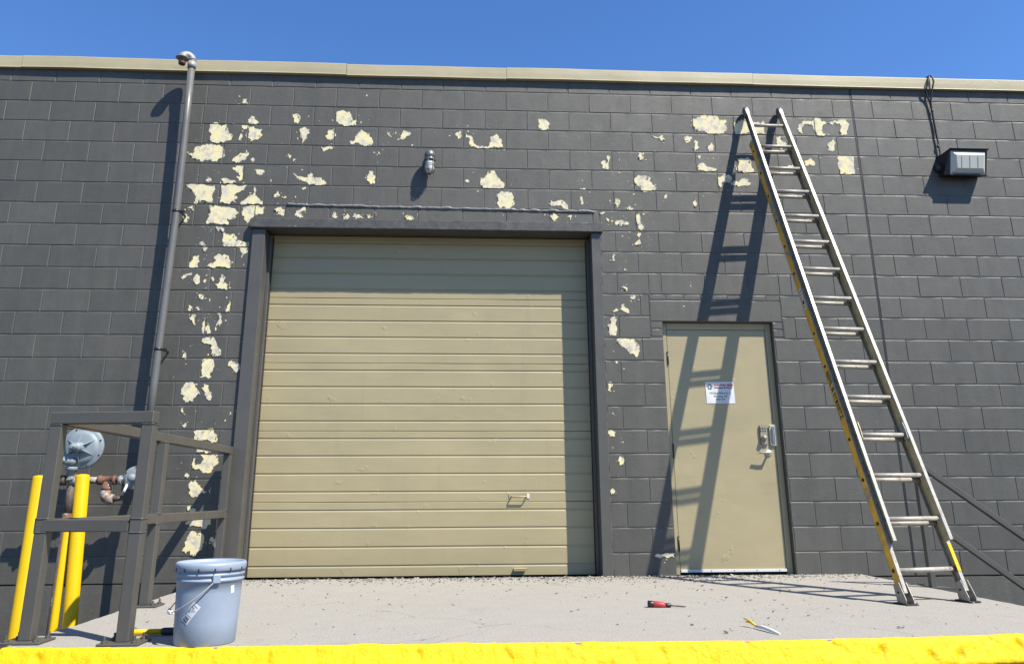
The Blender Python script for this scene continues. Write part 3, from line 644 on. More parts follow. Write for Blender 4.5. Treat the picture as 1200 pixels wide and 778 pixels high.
# deadbolt plate, latch guard, lever
mb = MB(); mb.box(6.716, 6.778, FY-.014, FY+.003, 1.095, 1.262, .008)
db = part('deadbolt_plate', mb, M_brass, leaf)
mb = MB(); mb.lathe([(0, .030), (.017, .030), (.020, .024), (.024, .012), (.024, 0)], (6.745, FY-.014, 1.150), (0,-1,0), 24); part('lock_cylinder', mb, M_brass, db)
mb = MB()
for ix in range(3):
    for iz in range(2): mb.lathe([(0, .004), (.005, .004), (.006, 0)], (6.722+ix*.020, FY-.014, 1.212+iz*.022), (0,-1,0), 10)
part('keypad_button', mb, M_dark, db)
mb = MB(); mb.box(6.800, 6.868, FY-.012, FY-.007, 1.082, 1.268, .002)
mb.box(6.822, 6.828, FY-.030, FY-.012, 1.10, 1.25, .002); mb.box(6.838, 6.844, FY-.024, FY-.012, 1.10, 1.25, .002)
lg = part('latch_guard', mb, M_chrome, leaf)
for z in (1.095, 1.255):
    for x in (6.808, 6.86):
        mb = MB(); mb.lathe([(0, .006), (.005, .005), (.007, 0)], (x, FY-.012, z), (0,-1,0), 10); part('bolt', mb, M_chrome, lg)
mb = MB(); mb.lathe([(0, .012), (.022, .012), (.031, .006), (.032, 0)], (6.777, FY+.004, 1.022), (0,-1,0), 28)
mb.tube([(6.777, FY-.005, 1.022), (6.777, FY-.055, 1.022)], .010, 12)
mb.tube([(6.783, FY-.055, 1.022), (6.74, FY-.057, 1.022), (6.672, FY-.052, 1.021)], [.0105, .009, .008], 12)
part('lever_handle', mb, M_chrome, leaf)

# paper notice
sg = thing('paper_notice', 'small white printed paper notice taped to the beige steel door', 'notice', (6.38, .06, 1.45))
sy = FY+.003; x0, x1, z0, z1 = 6.257, 6.515, 1.455, 1.648
mb = MB(); vs = []
for i in range(13):
    for j in range(9):
        u, v = i/12, j/8; vs.append((x0+(x1-x0)*u+.004*(1-v), sy-.0012-.0012*math.sin(u*7+v*3)**2, z0+(z1-z0)*v))
mb.add(vs, [(i*9+j, (i+1)*9+j, (i+1)*9+j+1, i*9+j+1) for i in range(12) for j in range(8)])
part('sheet', mb, M_white, sg)
yt = sy-.0034
def line(t, s, m, x, z, al='LEFT', bold=0, shear=0): return lettering(t, s, m, sg, (x, yt, z), (1,0,0), (0,0,1), al, shear=shear, bold=bold)
line('WEATHER', .0245, M_red, x0+.078, 1.610, bold=.0006)
line('Windows & Doors', .0215, M_ink, x0+.078, 1.588, bold=.0005)
mb = MB(); mb.box(x0+.200, x1-.008, yt, yt+.001, 1.606, 1.631, .0002); part('red_block', mb, M_red, sg)
lettering('TEC', .0225, M_white, sg, (x0+.2045, yt-.0006, 1.6105), (1,0,0), (0,0,1))
line('175 King Edward St. E.', .0215, M_ink, 6.388, 1.540, 'CENTER'); line('Winnipeg, MB', .0215, M_ink, 6.388, 1.512, 'CENTER'); line('R3H 0N8', .0215, M_ink, 6.388, 1.484, 'CENTER')
mb = MB(); mb.bar((x0+.014, yt, 1.603), (x0+.040, yt, 1.626), .001, .007, (0,1,0)); mb.bar((x0+.066, yt+.0002, 1.603), (x0+.040, yt+.0002, 1.626), .001, .007, (0,1,0))
mb2 = MB()
for a, b in (((x0+.014, 1.603), (x0+.040, 1.626)), ((x0+.040, 1.626), (x0+.066, 1.603))):
    d = Vector((b[0]-a[0], 0, b[1]-a[1])).normalized(); n_ = Vector((-d.z, 0, d.x))*.004
    A = Vector((a[0], yt, a[1])); Bq = Vector((b[0], yt, b[1])); mb2.prism([A-n_, Bq-n_, Bq+n_, A+n_], (0,1,0), .0006)
part('house_roof_mark', mb2, M_ink, sg)
mb = MB(); mb.box(x0+.024, x0+.056, yt, yt+.001, 1.582, 1.602); mb3 = part('house_wall_mark', mb, M_brown, sg)
mb = MB(); mb.box(x0+.030, x0+.042, yt-.0008, yt, 1.586, 1.598); part('house_window_mark', mb, M_white, sg)

# ------------------------------------------------------------------ vent pipe
vp = thing('vent_pipe', 'tall grey vent pipe with a pale hooded top running up past the roof edge', 'pipe', (1.52, -.13, 1.1))
mb = MB(); px = [(1.503, -.13, 1.10), (1.503, -.13, 1.6), (1.506, -.13, 1.95), (1.520, -.13, 3.2), (1.512, -.135, 4.0), (1.508, -.145, 4.56)]
mb.tube(px, .0315, 24); part('pipe', mb, M_pipe, vp)
mb = MB(); mb.tube([(1.508, -.145, 4.555), (1.508, -.146, 4.62)], .037, 24); mb.tube([(1.508, -.146, 4.62), (1.508, -.146, 4.64)], .034, 24)
el = []
for i in range(11):
    t = math.pi*i/10; el.append((1.471 + .037*math.cos(t), -.146-.055*(1-math.cos(t))/2*.8, 4.636 + .044*math.sin(t)))
mb.tube(el, [.036]*8+[.038, .039, .039], 20); part('elbow', mb, M_cap, vp)
p = el[-1]
mb = MB(); mb.lathe([(.030, .0), (.058, -.002), (.060, -.006), (.058, -.010), (.030, -.010)], (p[0], p[1], p[2]+.004), (0,0,1), 28); part('hood_rim', mb, M_cap, vp)
mb = MB(); mb.lathe([(.032, 0), (.032, -.05), (.028, -.062), (.024, -.062), (.024, -.02), (0, -.02)], (p[0], p[1], p[2]-.004), (0,0,1), 24); part('vent_outlet', mb, M_brown, vp)
for z, x in ((3.13, 1.519), (1.88, 1.505)):
    mb = MB(); mb.lathe([(.033, -.011), (.0345, -.011), (.0345, .011), (.033, .011)], (x, -.13, z), (0,0,1), 24)
    mb.box(x+.033, x+.075, -.137, -.131, z-.012, z+.010); mb.tube([(x+.055, -.155, z), (x+.055, -.11, z)], .005, 8); mb.box(x+.030, x+.040, -.131, -.001, z-.009, z+.009)
    part('pipe_clamp', mb, M_blk, vp)

# ------------------------------------------------------------------ gas regulators and their pipework
gs = thing('gas_regulator_set', 'grey round gas regulators on rusty pipework behind the left railing', 'gas meter', (1.1, -.28, -1.05))
RY = -.26
def regulator(c, R0, full):
    cx, cy, cz = c; mb = MB()
    mb.lathe([(0, .040*R0/.16), (R0*.3, .039*R0/.16), (R0*.62, .034*R0/.16), (R0*.74, .027*R0/.16), (R0*.79, .016), (R0*.84, .0125), (R0, .012), (R0*1.01, .008), (R0*1.01, -.008), (R0, -.012), (R0*.84, -.014), (R0*.7, -.05*R0/.16), (R0*.3, -.07*R0/.16), (0, -.07*R0/.16)], c, (0,-1,0), 48)
    r = part('regulator', mb, M_galv, gs)
    for k in range(8 if full else 6):
        t = 2*math.pi*(k+.5)/(8 if full else 6); mb = MB(); bx, bz = cx+math.cos(t)*R0*.92, cz+math.sin(t)*R0*.92
        mb.lathe([(0, .006), (.0045, .006), (.0045, 0)], (bx, cy-.012, bz), (0,-1,0), 6, False); mb.lathe([(0, .0), (.007, 0.0), (.007, .002), (.0045, .003)], (bx, cy-.012, bz), (0,-1,0), 12)
        part('flange_bolt', mb, M_dark if full else M_rust, r)
    if full:
        for k in range(6):
            t = math.pi/6 + math.pi*k/3; mb = MB(); d = Vector((math.cos(t), 0, math.sin(t)))
            a = Vector(c)+d*.028+Vector((0, -.082, 0)); b = Vector(c)+d*.122+Vector((0, -.030, 0))
            sd = Vector((-d.z, 0, d.x))*.0045
            mb.add([a-sd, a+sd, b+sd*.5, b-sd*.5, a-sd+Vector((0,.04,0)), a+sd+Vector((0,.04,0)), b+sd*.5+Vector((0,.02,0)), b-sd*.5+Vector((0,.02,0))], [(0,1,2,3),(0,4,5,1),(1,5,6,2),(2,6,7,3),(3,7,4,0)])
            part('rib', mb, M_galv, r)
        mb = MB(); mb.lathe([(.042, .03), (.036, .10), (.030, .11), (.024, .112), (.024, .155), (.020, .160), (0, .160)], c, (0,-1,0), 24); part('spring_cap', mb, M_galv, r)
        mb = MB(); mb.lathe([(0, .024), (.016, .022), (.019, .014), (.019, 0)], (cx, cy-.160, cz), (0,-1,0), 6, False); part('cap_nut', mb, M_galv, r)
        vt = Vector((cx-.055, cy-.09, cz-.105))
        mb = MB(); mb.lathe([(.032, -.05), (.032, .03), (.026, .036), (.020, .036), (.020, .055), (0, .058)], vt, (-.25,-1,.1), 20); part('vent_boss', mb, M_galv, r)
        mb = MB(); mb.lathe([(.0, .0), (.042, .0), (.045, -.008), (.045, -.026), (.030, -.032), (.028, -.08), (0, -.08)], (cx-.045, cy-.035, cz-.150), (0,0,1), 24); part('body_flange', mb, M_galv, r)
    else:
        mb = MB(); mb.lathe([(.03, .04), (.03, .08), (.02, .09), (0, .09)], c, (0,-1,0), 18); part('spring_cap', mb, M_galv, r)
        mb = MB(); mb.tube([(cx-.02, cy-.06, cz-.02), (cx-.04, cy-.075, cz-.09), (cx-.045, cy-.075, cz-.11)], [.012, .010, .014], 10); part('bracket', mb, M_plas, r)
    return r
regulator((1.058, RY, 1.052), .166, True)
regulator((1.510, RY-.02, .815), .090, False)
zp = .800
def fit(name, pts, r, m, n=16, par=gs):
    mb = MB(); mb.tube(pts, r, n); return part(name, mb, m, par)
xa = 1.025
fit('valve_body', [(xa-.04, RY-.02, zp), (xa-.02, RY-.02, zp), (xa+.035, RY-.02, zp), (xa+.05, RY-.02, zp)], [.030, .042, .042, .030], M_rustw)
fit('valve_neck', [(xa, RY-.02, zp+.03), (xa, RY-.02, zp+.10)], .024, M_rustw)
fit('valve_nut', [(xa+.01, RY-.05, zp+.01), (xa+.01, RY-.085, zp+.015)], [.022, .016], M_galv, 6)
fit('union_nut', [(xa-.10, RY-.02, zp), (xa-.045, RY-.02, zp)], .040, M_rustd, 8)
fit('coupling', [(xa-.19, RY-.02, zp), (xa-.18, RY-.02, zp), (xa-.11, RY-.02, zp), (xa-.10, RY-.02, zp)], [.028, .036, .036, .028], M_rust)
fit('inlet_pipe', [(xa-.28, RY-.02, zp), (xa-.17, RY-.02, zp)], .024, M_rustd)
fit('riser_pipe', [(xa, RY-.02, zp-.04), (xa, RY-.02, zp-.28)], .030, M_rustd)
fit('riser_coupling', [(xa, RY-.02, zp-.35), (xa, RY-.02, zp-.34), (xa, RY-.02, zp-.26), (xa, RY-.02, zp-.25)], [.03, .038, .038, .03], M_rust)
fit('riser_pipe', [(xa, RY-.02, -1.05), (xa, RY-.02, zp-.34)], .030, M_rustd)
fit('cross_pipe', [(xa+.045, RY-.02, zp), (1.235, RY-.02, zp)], .026, M_rustw)
mb = MB(); tx = 1.295
mb.tube([(tx-.07, RY-.02, zp), (tx-.068, RY-.02, zp), (tx-.045, RY-.02, zp), (tx-.044, RY-.02, zp), (tx+.044, RY-.02, zp), (tx+.045, RY-.02, zp), (tx+.07, RY-.02, zp)], [.030, .037, .037, .031, .031, .037, .037], 18)
mb.tube([(tx, RY-.02, zp), (tx, RY-.02, zp-.055), (tx, RY-.02, zp-.056), (tx, RY-.02, zp-.075)], [.030, .030, .037, .037], 18)
part('tee', mb, M_rust, gs)
mb = MB(); el = [(tx, RY-.02, zp-.07)] + [(tx+.045-.045*math.cos(a), RY-.02-.01*math.sin(a), zp-.10-.045*math.sin(a)) for a in [i*math.pi/2/7 for i in range(8)]] + [(tx+.07, RY-.03, zp-.145)]
mb.tube(el, [.034]+[.040]*8+[.036], 18); part('elbow', mb, M_rustw, gs)
fit('elbow_nipple', [(tx+.06, RY-.03, zp-.145), (tx+.14, RY-.03, zp-.135)], .020, M_rustd)
fit('nipple', [(tx+.065, RY-.02, zp), (1.42, RY-.02, zp)], .022, M_rust)
fit('regulator_union', [(1.385, RY-.02, zp), (1.41, RY-.02, zp)], .036, M_galv, 8)
fit('outlet_nipple', [(1.53, RY-.01, zp), (1.505, -.20, zp+.01)], .024, M_rust)
fit('outlet_elbow', [(1.505, -.20, zp-.14), (1.505, -.19, zp-.02), (1.505, -.16, zp+.06), (1.504, -.132, zp+.12)], .030, M_rust)
fit('upper_nipple', [(1.504, -.131, zp+.11), (1.503, -.13, 1.08)], .027, M_rustw)
fit('reducer', [(1.503, -.13, 1.055), (1.503, -.13, 1.065), (1.503, -.13, 1.10), (1.503, -.13, 1.115)], [.034, .043, .043, .036], M_rustw)
fit('lower_pipe', [(1.505, -.20, -1.05), (1.505, -.20, zp-.13)], .024, M_rust)

# ------------------------------------------------------------------ bollards
def bollard(x, y, r, zt, lab, lean=0):
    b = thing('bollard', lab, 'bollard', (x, y, -1.05), 'yellow posts guarding the gas pipes')
    mb = MB(); hgt = zt+1.05
    mb.lathe([(r, 0), (r, hgt-r*.35), (r*.93, hgt-r*.16), (r*.7, hgt-.004), (r*.35, hgt), (0, hgt)], (x, y, -1.05), (lean, 0, 1), 32); part('post', mb, M_bol, b)
    mb = MB(); mb.lathe([(r*3.2, .0), (r*3.2, .02), (r*2.9, .035), (r, .045)], (x, y, -1.052), (0,0,1), 28); part('concrete_footing', mb, M_conc, b)
bollard(1.278, -1.20, .046, .812, 'yellow pipe bollard furthest left, beyond the outer corner post of the railing')
bollard(1.543, -.98, .045, .828, 'thickest yellow pipe bollard, standing in front of the rusty gas pipes', -.053)
bollard(1.392, -.98, .025, .445, 'short thin yellow post just left of the thick yellow bollard')

# ------------------------------------------------------------------ left guard railing
gr = thing('guard_railing', 'dark grey square tube guard railing on the left end of the dock', 'railing', (2.17, -1.5, ZS))
T = .058; HT = 1.07
A_, B_, C_, D_ = (2.128, -2.672), (2.592, -2.735), (2.178, -1.50), (2.165, -.12)
for i, (x, y) in enumerate((A_, B_, C_, D_)):
    mb = MB(); mb.box(x-T/2, x+T/2, y-T/2, y+T/2, ZS+.010, HT-T-.001, .004); po = part('post', mb, M_steel, gr)
    mb = MB()
    if i < 3:
        mb.box(x-.092, x+.092, y-.075, y+.075, ZS+.002, ZS+.011, .002); pl = part('base_plate', mb, M_steel, po)
        for sx_, sy_ in ((-1,-1), (1,-1), (1,1), (-1,1)):
            mb = MB(); mb.lathe([(.013, 0), (.013, .009), (.006, .010), (.006, .028), (0, .028)], (x+sx_*.066, y+sy_*.052, ZS+.011), (0,0,1), 6, False); part('anchor_bolt', mb, M_steel, pl)
for (x, y) in (A_, B_, C_, D_):
    for z in (HT-T-.004, .535-T/2-.002, .535+T/2+.002):
        mb = MB(); pts = []
        for i in range(25):
            t = i/24*4; k = int(t) % 4; f = t-int(t); cs = [(-1,-1),(1,-1),(1,1),(-1,1)]; a, b = cs[k], cs[(k+1) % 4]
            pts.append((x+(a[0]+(b[0]-a[0])*f)*T/2, y+(a[1]+(b[1]-a[1])*f)*T/2, z+noise.noise(Vector((x*9+t*5, z*7, 2)))*.003))
        mb.tube(pts, .0036, 6); part('weld_bead', mb, M_steel, gr)
def rail(p, q, z, nm='rail', e0=0, e1=0):
    p = Vector((p[0], p[1], z)); q = Vector((q[0], q[1], z)); d = (q-p).normalized()
    mb = MB(); mb.bar(p-d*e0, q+d*e1, T, T, (0,0,1), .004); part(nm, mb, M_steel, gr)
rail(A_, B_, HT-T/2, 'top_rail', T/2+.001, T/2)
rail(A_, D_, HT-T/2-.0015, 'top_rail', -T/2-.004, T/2)
zm = .535
rail(A_, B_, zm, 'mid_rail', T/2+.004, -T/2-.001)
rail(A_, C_, zm, 'mid_rail', -T/2-.001, -T/2-.001); rail(C_, D_, zm, 'mid_rail', -T/2-.001, -T/2-.001)
mb = MB(); mb.box(D_[0]+T/2, 2.171+.03, -.075, -.031, zm-.02, zm+.02); 

# ------------------------------------------------------------------ stairs on the right with their railing
ss = thing('stair_railing', 'thin grey sloping handrail of the steel stairs behind the ladder foot', 'stair railing', (7.46, -.98, ZS))
t2 = .040; SL = -.735
mb = MB(); p0 = Vector((7.473, -.98, ZS+.004)); mb.box(7.473-t2/2, 7.473+t2/2, -.98-t2/2, -.98+t2/2, ZS+.004, .90, .003); part('post', mb, M_steel, ss)
mb = MB(); mb.bar((7.44, -.98, .922), (8.75, -.98, .922+SL*1.31), t2, t2, (0,0,1), .003); part('hand_rail', mb, M_steel, ss)
mb = MB(); mb.bar((7.494, -.98, .50), (8.75, -.98, .50+SL*1.256), t2, t2, (0,0,1), .003); part('mid_rail', mb, M_steel, ss)
mb = MB(); mb.box(8.73, 8.77, -1.0, -.96, -1.05, -.05, .003); part('post', mb, M_steel, ss)
mb = MB(); mb.prism([(7.44, -1.04, ZS+.006), (7.60, -1.08, ZS+.004), (7.74, -.82, -.01), (7.69, -.72, -.008), (7.50, -.74, ZS+.006)], (0,0,-1), .008); part('landing_plate', mb, M_steel, ss)
for s_, nm in ((-1.02, 'stringer'), (-.10, 'stringer')):
    mb = MB(); mb.bar((7.47, s_, -.20), (8.62, s_, -.20+SL*1.15), .012, .18, (0,0,1)); part(nm, mb, M_steel, ss)
for k in range(4):
    mb = MB(); mb.box(7.56+.27*k, 7.83+.27*k, -1.01, -.11, -.205-.20*k, -.195-.20*k, .002); part('tread', mb, M_steel, ss)

# ------------------------------------------------------------------ extension ladder
ld = thing('extension_ladder', 'worn aluminium extension ladder with yellow side rails leaning on the wall', 'ladder', (7.0155, -1.7665, ZS))
F0 = Vector((7.0155, -1.7665, ZS+.012)); T0 = Vector((6.988, -.050, 4.292)); LL = (T0-F0).length; dv = (T0-F0).normalized()
nv = Vector((0, -.9276, .3736)); nv = (nv - dv*nv.dot(dv)).normalized(); sv = dv.cross(nv).normalized()
if sv.x < 0: sv = -sv
YAW = .17
def side_dir(s):                                   # slight twist: the right foot stands a little nearer the wall
    k = max(0, 1 - s/4.3)*YAW; return (sv + Vector((0, k, 0))).normalized()
OFF = .062
def Pb(s, w_, n_=0): return F0 + dv*s - nv*(OFF*s/LL) + side_dir(s)*w_ + nv*n_        # base section
def Pf(s, w_, n_=0): return F0 + dv*s + nv*(OFF*(1-s/LL)) + side_dir(s)*w_ + nv*n_    # fly section
def wb(s): return .232 + (.184-.232)*s/LL
def wf(s): return .198 + (.156-.198)*s/LL
def channel(P, wfun, s0, s1, sgn, open_out, dep, fl, t, nm, mats):
    ns = 8; S_ = [s0+(s1-s0)*i/ns for i in range(ns+1)]; objs = []
    def strip(w0, w1, n0, n1, name, mat, par):
        mb = MB(); vs = []
        for s in S_:
            c = wfun(s)*sgn
            for (a, b) in ((w0, n0), (w1, n0), (w1, n1), (w0, n1)): vs.append(P(s, c+a*sgn, b))
        mb.add(vs, [(i*4+j, (i+1)*4+j, (i+1)*4+(j+1) % 4, i*4+(j+1) % 4) for i in range(ns) for j in range(4)] + [(0,1,2,3), tuple(ns*4+j for j in range(4))])
        return part(name, mb, mat, par)
    o1 = 1 if open_out else -1
    web = strip(0, t*o1, -dep/2+t, dep/2-t, nm, mats[0], ld)
    strip(-.0005*o1, abs(fl)*o1, dep/2-t, dep/2, 'flange', mats[1], web); strip(-.0005*o1, abs(fl)*o1, -dep/2, -dep/2+t, 'flange', mats[2], web)
    return web
fl_l = channel(Pf, wf, .345, 4.585, -1, True, .066, .023, .003, 'fly_rail', (M_alu2, M_alu, M_alud))
fl_r = channel(Pf, wf, .345, 4.585, 1, True, .066, .023, .003, 'fly_rail', (M_alu2, M_alu, M_alud))
ba_l = channel(Pb, wb, .045, 4.17, -1, False, .074, -.024, .003, 'base_rail', (M_lyel, M_alu, M_alud))
ba_r = channel(Pb, wb, .045, 4.17, 1, False, .070, -.024, .003, 'base_rail', (M_alu2, M_alu, M_alu))  # tan web: yellow rail paint with its shade put into the colour
mb = MB(); vs = []
def rung(P, wfun, s, nm='rung'):
    mb = MB(); w_ = wfun(s)
    mb.tube([P(s, -w_+.0035), P(s, w_-.0035)], .0155, 14)
    r = part(nm, mb, M_rung, ld)
    for sg_ in (-1, 1):
        mb = MB(); c = P(s, sg_*(w_-.0035)); mb.lathe([(.0, .004), (.021, .004), (.023, 0)], c, side_dir(s)*-sg_, 14); part('rung_collar', mb, M_alu, r)
        mb = MB(); c = P(s, sg_*(w_+.004)); mb.lathe([(.0, .003), (.011, .002), (.012, -.001)], c, side_dir(s)*sg_, 12); part('rivet', mb, M_dark, r)
    return r
for k in range(14): rung(Pf, wf, .493+.299*k)
for k in range(14): rung(Pb, wb, .188+.299*k)
# yellow paint left on the lower right front flange
mb = MB(); vs = []
for i, s in enumerate((.165, .22, .28, .34)):
    for (a, b) in ((-.0242, .0372), (.0005, .0372), (.0005, .0378), (-.0242, .0378)): vs.append(Pb(s, wb(s)+a-.0005, b))
mb.add(vs, [(i*4+j, (i+1)*4+j, (i+1)*4+(j+1) % 4, i*4+(j+1) % 4) for i in range(3) for j in range(4)]+[(0,1,2,3),(12,13,14,15)])
part('yellow_paint_mark', mb, M_bol, ba_r)
# feet
for sg_ in (-1, 1):
    w_ = .222*sg_; mb = MB(); c = F0 + side_dir(0)*w_
    for q in (-.026, .026):
        x = side_dir(0)*q
        mb.prism([c+x+Vector((0,-.050,-.004)), c+x+Vector((0,.050,-.004)), c+x+Vector((0,.055,.02)), c+x+dv*.11+nv*-.034, c+x+dv*.11+nv*.034, c+x+Vector((0,-.052,.02))], side_dir(0), .003)
    ft = part('foot', mb, M_alu, ld)
    mb = MB(); mb.obox(c+Vector((0,0,-.007)), side_dir(0), (-side_dir(0).y, side_dir(0).x, 0), (0,0,1), .040, .062, .0045, .001); part('rubber_pad', mb, M_dark, ft)
    mb = MB(); mb.tube([c+dv*.06-side_dir(0)*.032, c+dv*.06+side_dir(0)*.032], .006, 8); part('foot_bolt', mb, M_dark, ft)
# top end caps
for sg_ in (-1, 1):
    c = Pf(4.60, wf(4.6)*sg_+.012*sg_)
    mb = MB(); mb.lathe([(0, -.024), (.030, -.022), (.036, -.014), (.038, 0), (.036, .014), (.030, .022), (0, .024)], c, side_dir(4.6), 22)
    mb.obox(c-dv*.04, side_dir(4.6), dv, nv, .021, .04, .034, .004); part('end_cap', mb, simple('grey_end_cap', (.16, .17, .17), .4, .2), ld)
    c = Pb(4.18, wb(4.18)*sg_-.006*sg_); mb = MB(); mb.obox(c, side_dir(4), dv, nv, .016, .025, .036, .006); part('guide_bracket', mb, M_alu2, ld)
# rung locks hanging on the lowest fly rungs
for sg_ in (-1, 1):
    w_ = wf(1.09)*sg_; mb = MB(); c = Pf(1.09, w_-.014*sg_)
    sh = [c+dv*.10+nv*.006, c+dv*.085+nv*.030, c+dv*.03+nv*.034, c-dv*.035+nv*.028, c-dv*.050+nv*.006, c-dv*.035-nv*.008, c-dv*.02+nv*.012, c+dv*.02+nv*.018, c+dv*.06-nv*.03, c+dv*.09-nv*.03]
    mb.prism(sh, side_dir(1), .006); part('rung_lock', mb, M_alu2 if sg_ < 0 else M_galv, ld)
# stencilled words on the outer face of the left base rail
face = lambda s, n_: Pb(s, -wb(s)-.0008, n_)
rdir = (face(1.05, 0)-face(1.65, 0)).normalized()
lettering('BEHL & STREETZ', .058, M_blk, ba_l, face(1.640, -.020)-side_dir(1.4)*.0012, rdir, (nv-rdir*nv.dot(rdir)).normalized(), name='stencil_lettering', squash=.92, bold=.001)
mb = MB(); c = [face(2.42, -.02), face(2.42, .02), face(2.22, .02), face(2.22, -.02)]; mb.prism(c, -side_dir(2), .0006); stk = part('sticker', mb, M_plas, ba_l)
for k in range(6):
    mb = MB(); s = 2.40-.03*k; c = [Pb(s, -wb(s)-.0018, -.015), Pb(s, -wb(s)-.0018, .013-.004*(k % 3)), Pb(s-.012, -wb(s)-.0018, .013-.004*(k % 3)), Pb(s-.012, -wb(s)-.0018, -.015)]; mb.prism(c, -side_dir(2), .0004); part('sticker_print', mb, M_inkl, stk)

# ------------------------------------------------------------------ wall lights
wp = thing('wall_pack_light', 'black wall pack floodlight with a pale lens, high on the right of the wall', 'floodlight', (8.9, 0, 3.75))
X0, X1 = 8.735, 9.10
mb = MB()
vs = [(X0-.03, .0, 3.655), (X1, 0, 3.655), (X1, 0, 3.865), (X0-.03, 0, 3.865), (X0-.03, -.075, 3.645), (X1+.004, -.105, 3.630), (X1+.006, -.176, 3.862), (X0-.005, -.14, 3.862), (X0, -.105, 3.630), (X0, -.17, 3.860)]
mb.add(vs, [(0,1,2,3), (0,4,8,5,1), (3,2,6,9,7), (1,5,6,2), (0,3,7,4), (4,7,9,8)]); mb.add([vs[8], vs[5], vs[6], vs[9]], [(0,1,2,3)])
hs = part('housing', mb, M_blk, wp)
mb = MB(); mb.box(X0-.004, X1+.020, -.190, -.002, 3.8665, 3.874, .002); part('lid', mb, M_blk, hs)
mb = MB(); mb.bar((X0-.002, -.110, 3.632), (X1+.006, -.110, 3.632), .024, .020, (0,0,1), .004); part('lower_rim', mb, M_blk, hs)
def lp(u, v, d): 
    a = Vector((X0, -.106, 3.634)); b = Vector((X1, -.106, 3.634)); c = Vector((X0, -.171, 3.860))
    return a + (b-a)*u + (c-a)*v + Vector((0, -.9, -.26))*d
mb = MB(); 
o8 = [lp(.03,.05,0), lp(.97,.05,0), lp(.97,.95,0), lp(.03,.95,0)]; i8 = [lp(.18,.25,.030), lp(.88,.25,.030), lp(.90,.80,.022), lp(.15,.80,.022)]
mb.add(o8+i8, [(0,1,5,4), (1,2,6,5), (2,3,7,6), (3,0,4,7), (4,5,6,7)]); lens = part('lens', mb, M_glass, wp)
for k in range(3):
    u = .30+.22*k; mb = MB(); mb.bar(lp(u, .28, .0315), lp(u, .77, .0245), .004, .003, (0,1,0)); part('lens_rib', mb, M_glass, lens)
mb = MB(); mb.lathe([(.0, .05), (.035, .05), (.045, .035), (.045, 0)], (8.705, -.001, 3.74), (0,-1,0), 18); part('junction_box', mb, M_blk, wp)
mb = MB(); mb.tube([(8.705, -.03, 3.78), (8.72, -.03, 3.83), (8.742, -.022, 3.90), (8.736, -.02, 4.10), (8.732, -.02, 4.31), (8.727, -.025, 4.44), (8.745, -.045, 4.56), (8.768, -.062, 4.66), (8.765, -.058, 4.72), (8.750, -.04, 4.738), (8.74, .02, 4.742)], .0085, 8)
mb.tube([(8.736, -.014, 4.12), (8.729, -.018, 4.38), (8.722, -.02, 4.45), (8.700, -.024, 4.52), (8.690, -.04, 4.575), (8.705, -.058, 4.64), (8.735, -.055, 4.715), (8.748, -.036, 4.742), (8.75, .02, 4.745)], .008, 8)
for z in (3.97, 4.36): mb.tube([(8.732, -.02, z-.012), (8.732, -.02, z+.012)], .012, 8)
part('cable', mb, M_wire, wp)

jl = thing('caged_lamp', 'small caged jar lamp mounted on the wall above the garage door', 'wall lamp', (3.755, 0, 3.72))
M_cast = simple('cast_grey_metal', (.17, .18, .19), .38, .5, var=.15)
lx, ly = 3.755, -.085
mb = MB(); mb.lathe([(.052, 0), (.052, .016), (.044, .026), (.030, .030), (0, .030)], (lx, 0, 3.735), (0,-1,0), 24); part('mounting_plate', mb, M_cast, jl)
mb = MB(); mb.tube([(lx, -.02, 3.745), (lx, -.06, 3.750), (lx, ly, 3.748)], .030, 16); part('arm', mb, M_cast, jl)
mb = MB(); mb.lathe([(0, 3.792), (.022, 3.789), (.040, 3.775), (.049, 3.750), (.050, 3.722), (.044, 3.716), (.044, 3.704), (.052, 3.702), (.052, 3.690), (.040, 3.688), (.036, 3.66)], (lx, ly, 0), (0,0,1), 28); part('cap', mb, M_cast, jl)
mb = MB(); mb.lathe([(.036, 3.69), (.041, 3.66), (.042, 3.62), (.037, 3.585), (.024, 3.566), (0, 3.560)], (lx, ly, 0), (0,0,1), 24); part('glass_jar', mb, M_gl2, jl)
mb = MB()
for k in range(6):
    t = math.pi*k/3+.3; mb.tube([(lx+math.cos(t)*r, ly+math.sin(t)*r, z) for r, z in ((.050, 3.695), (.049, 3.63), (.045, 3.585), (.028, 3.556), (0.002, 3.550))], .0032, 6)
for r, z in ((.050, 3.645), (.046, 3.588)):
    mb.tube([(lx+math.cos(a)*r, ly+math.sin(a)*r, z) for a in [2*math.pi*i/24 for i in range(25)]], .0032, 6, False)
part('wire_cage', mb, M_cast, jl)

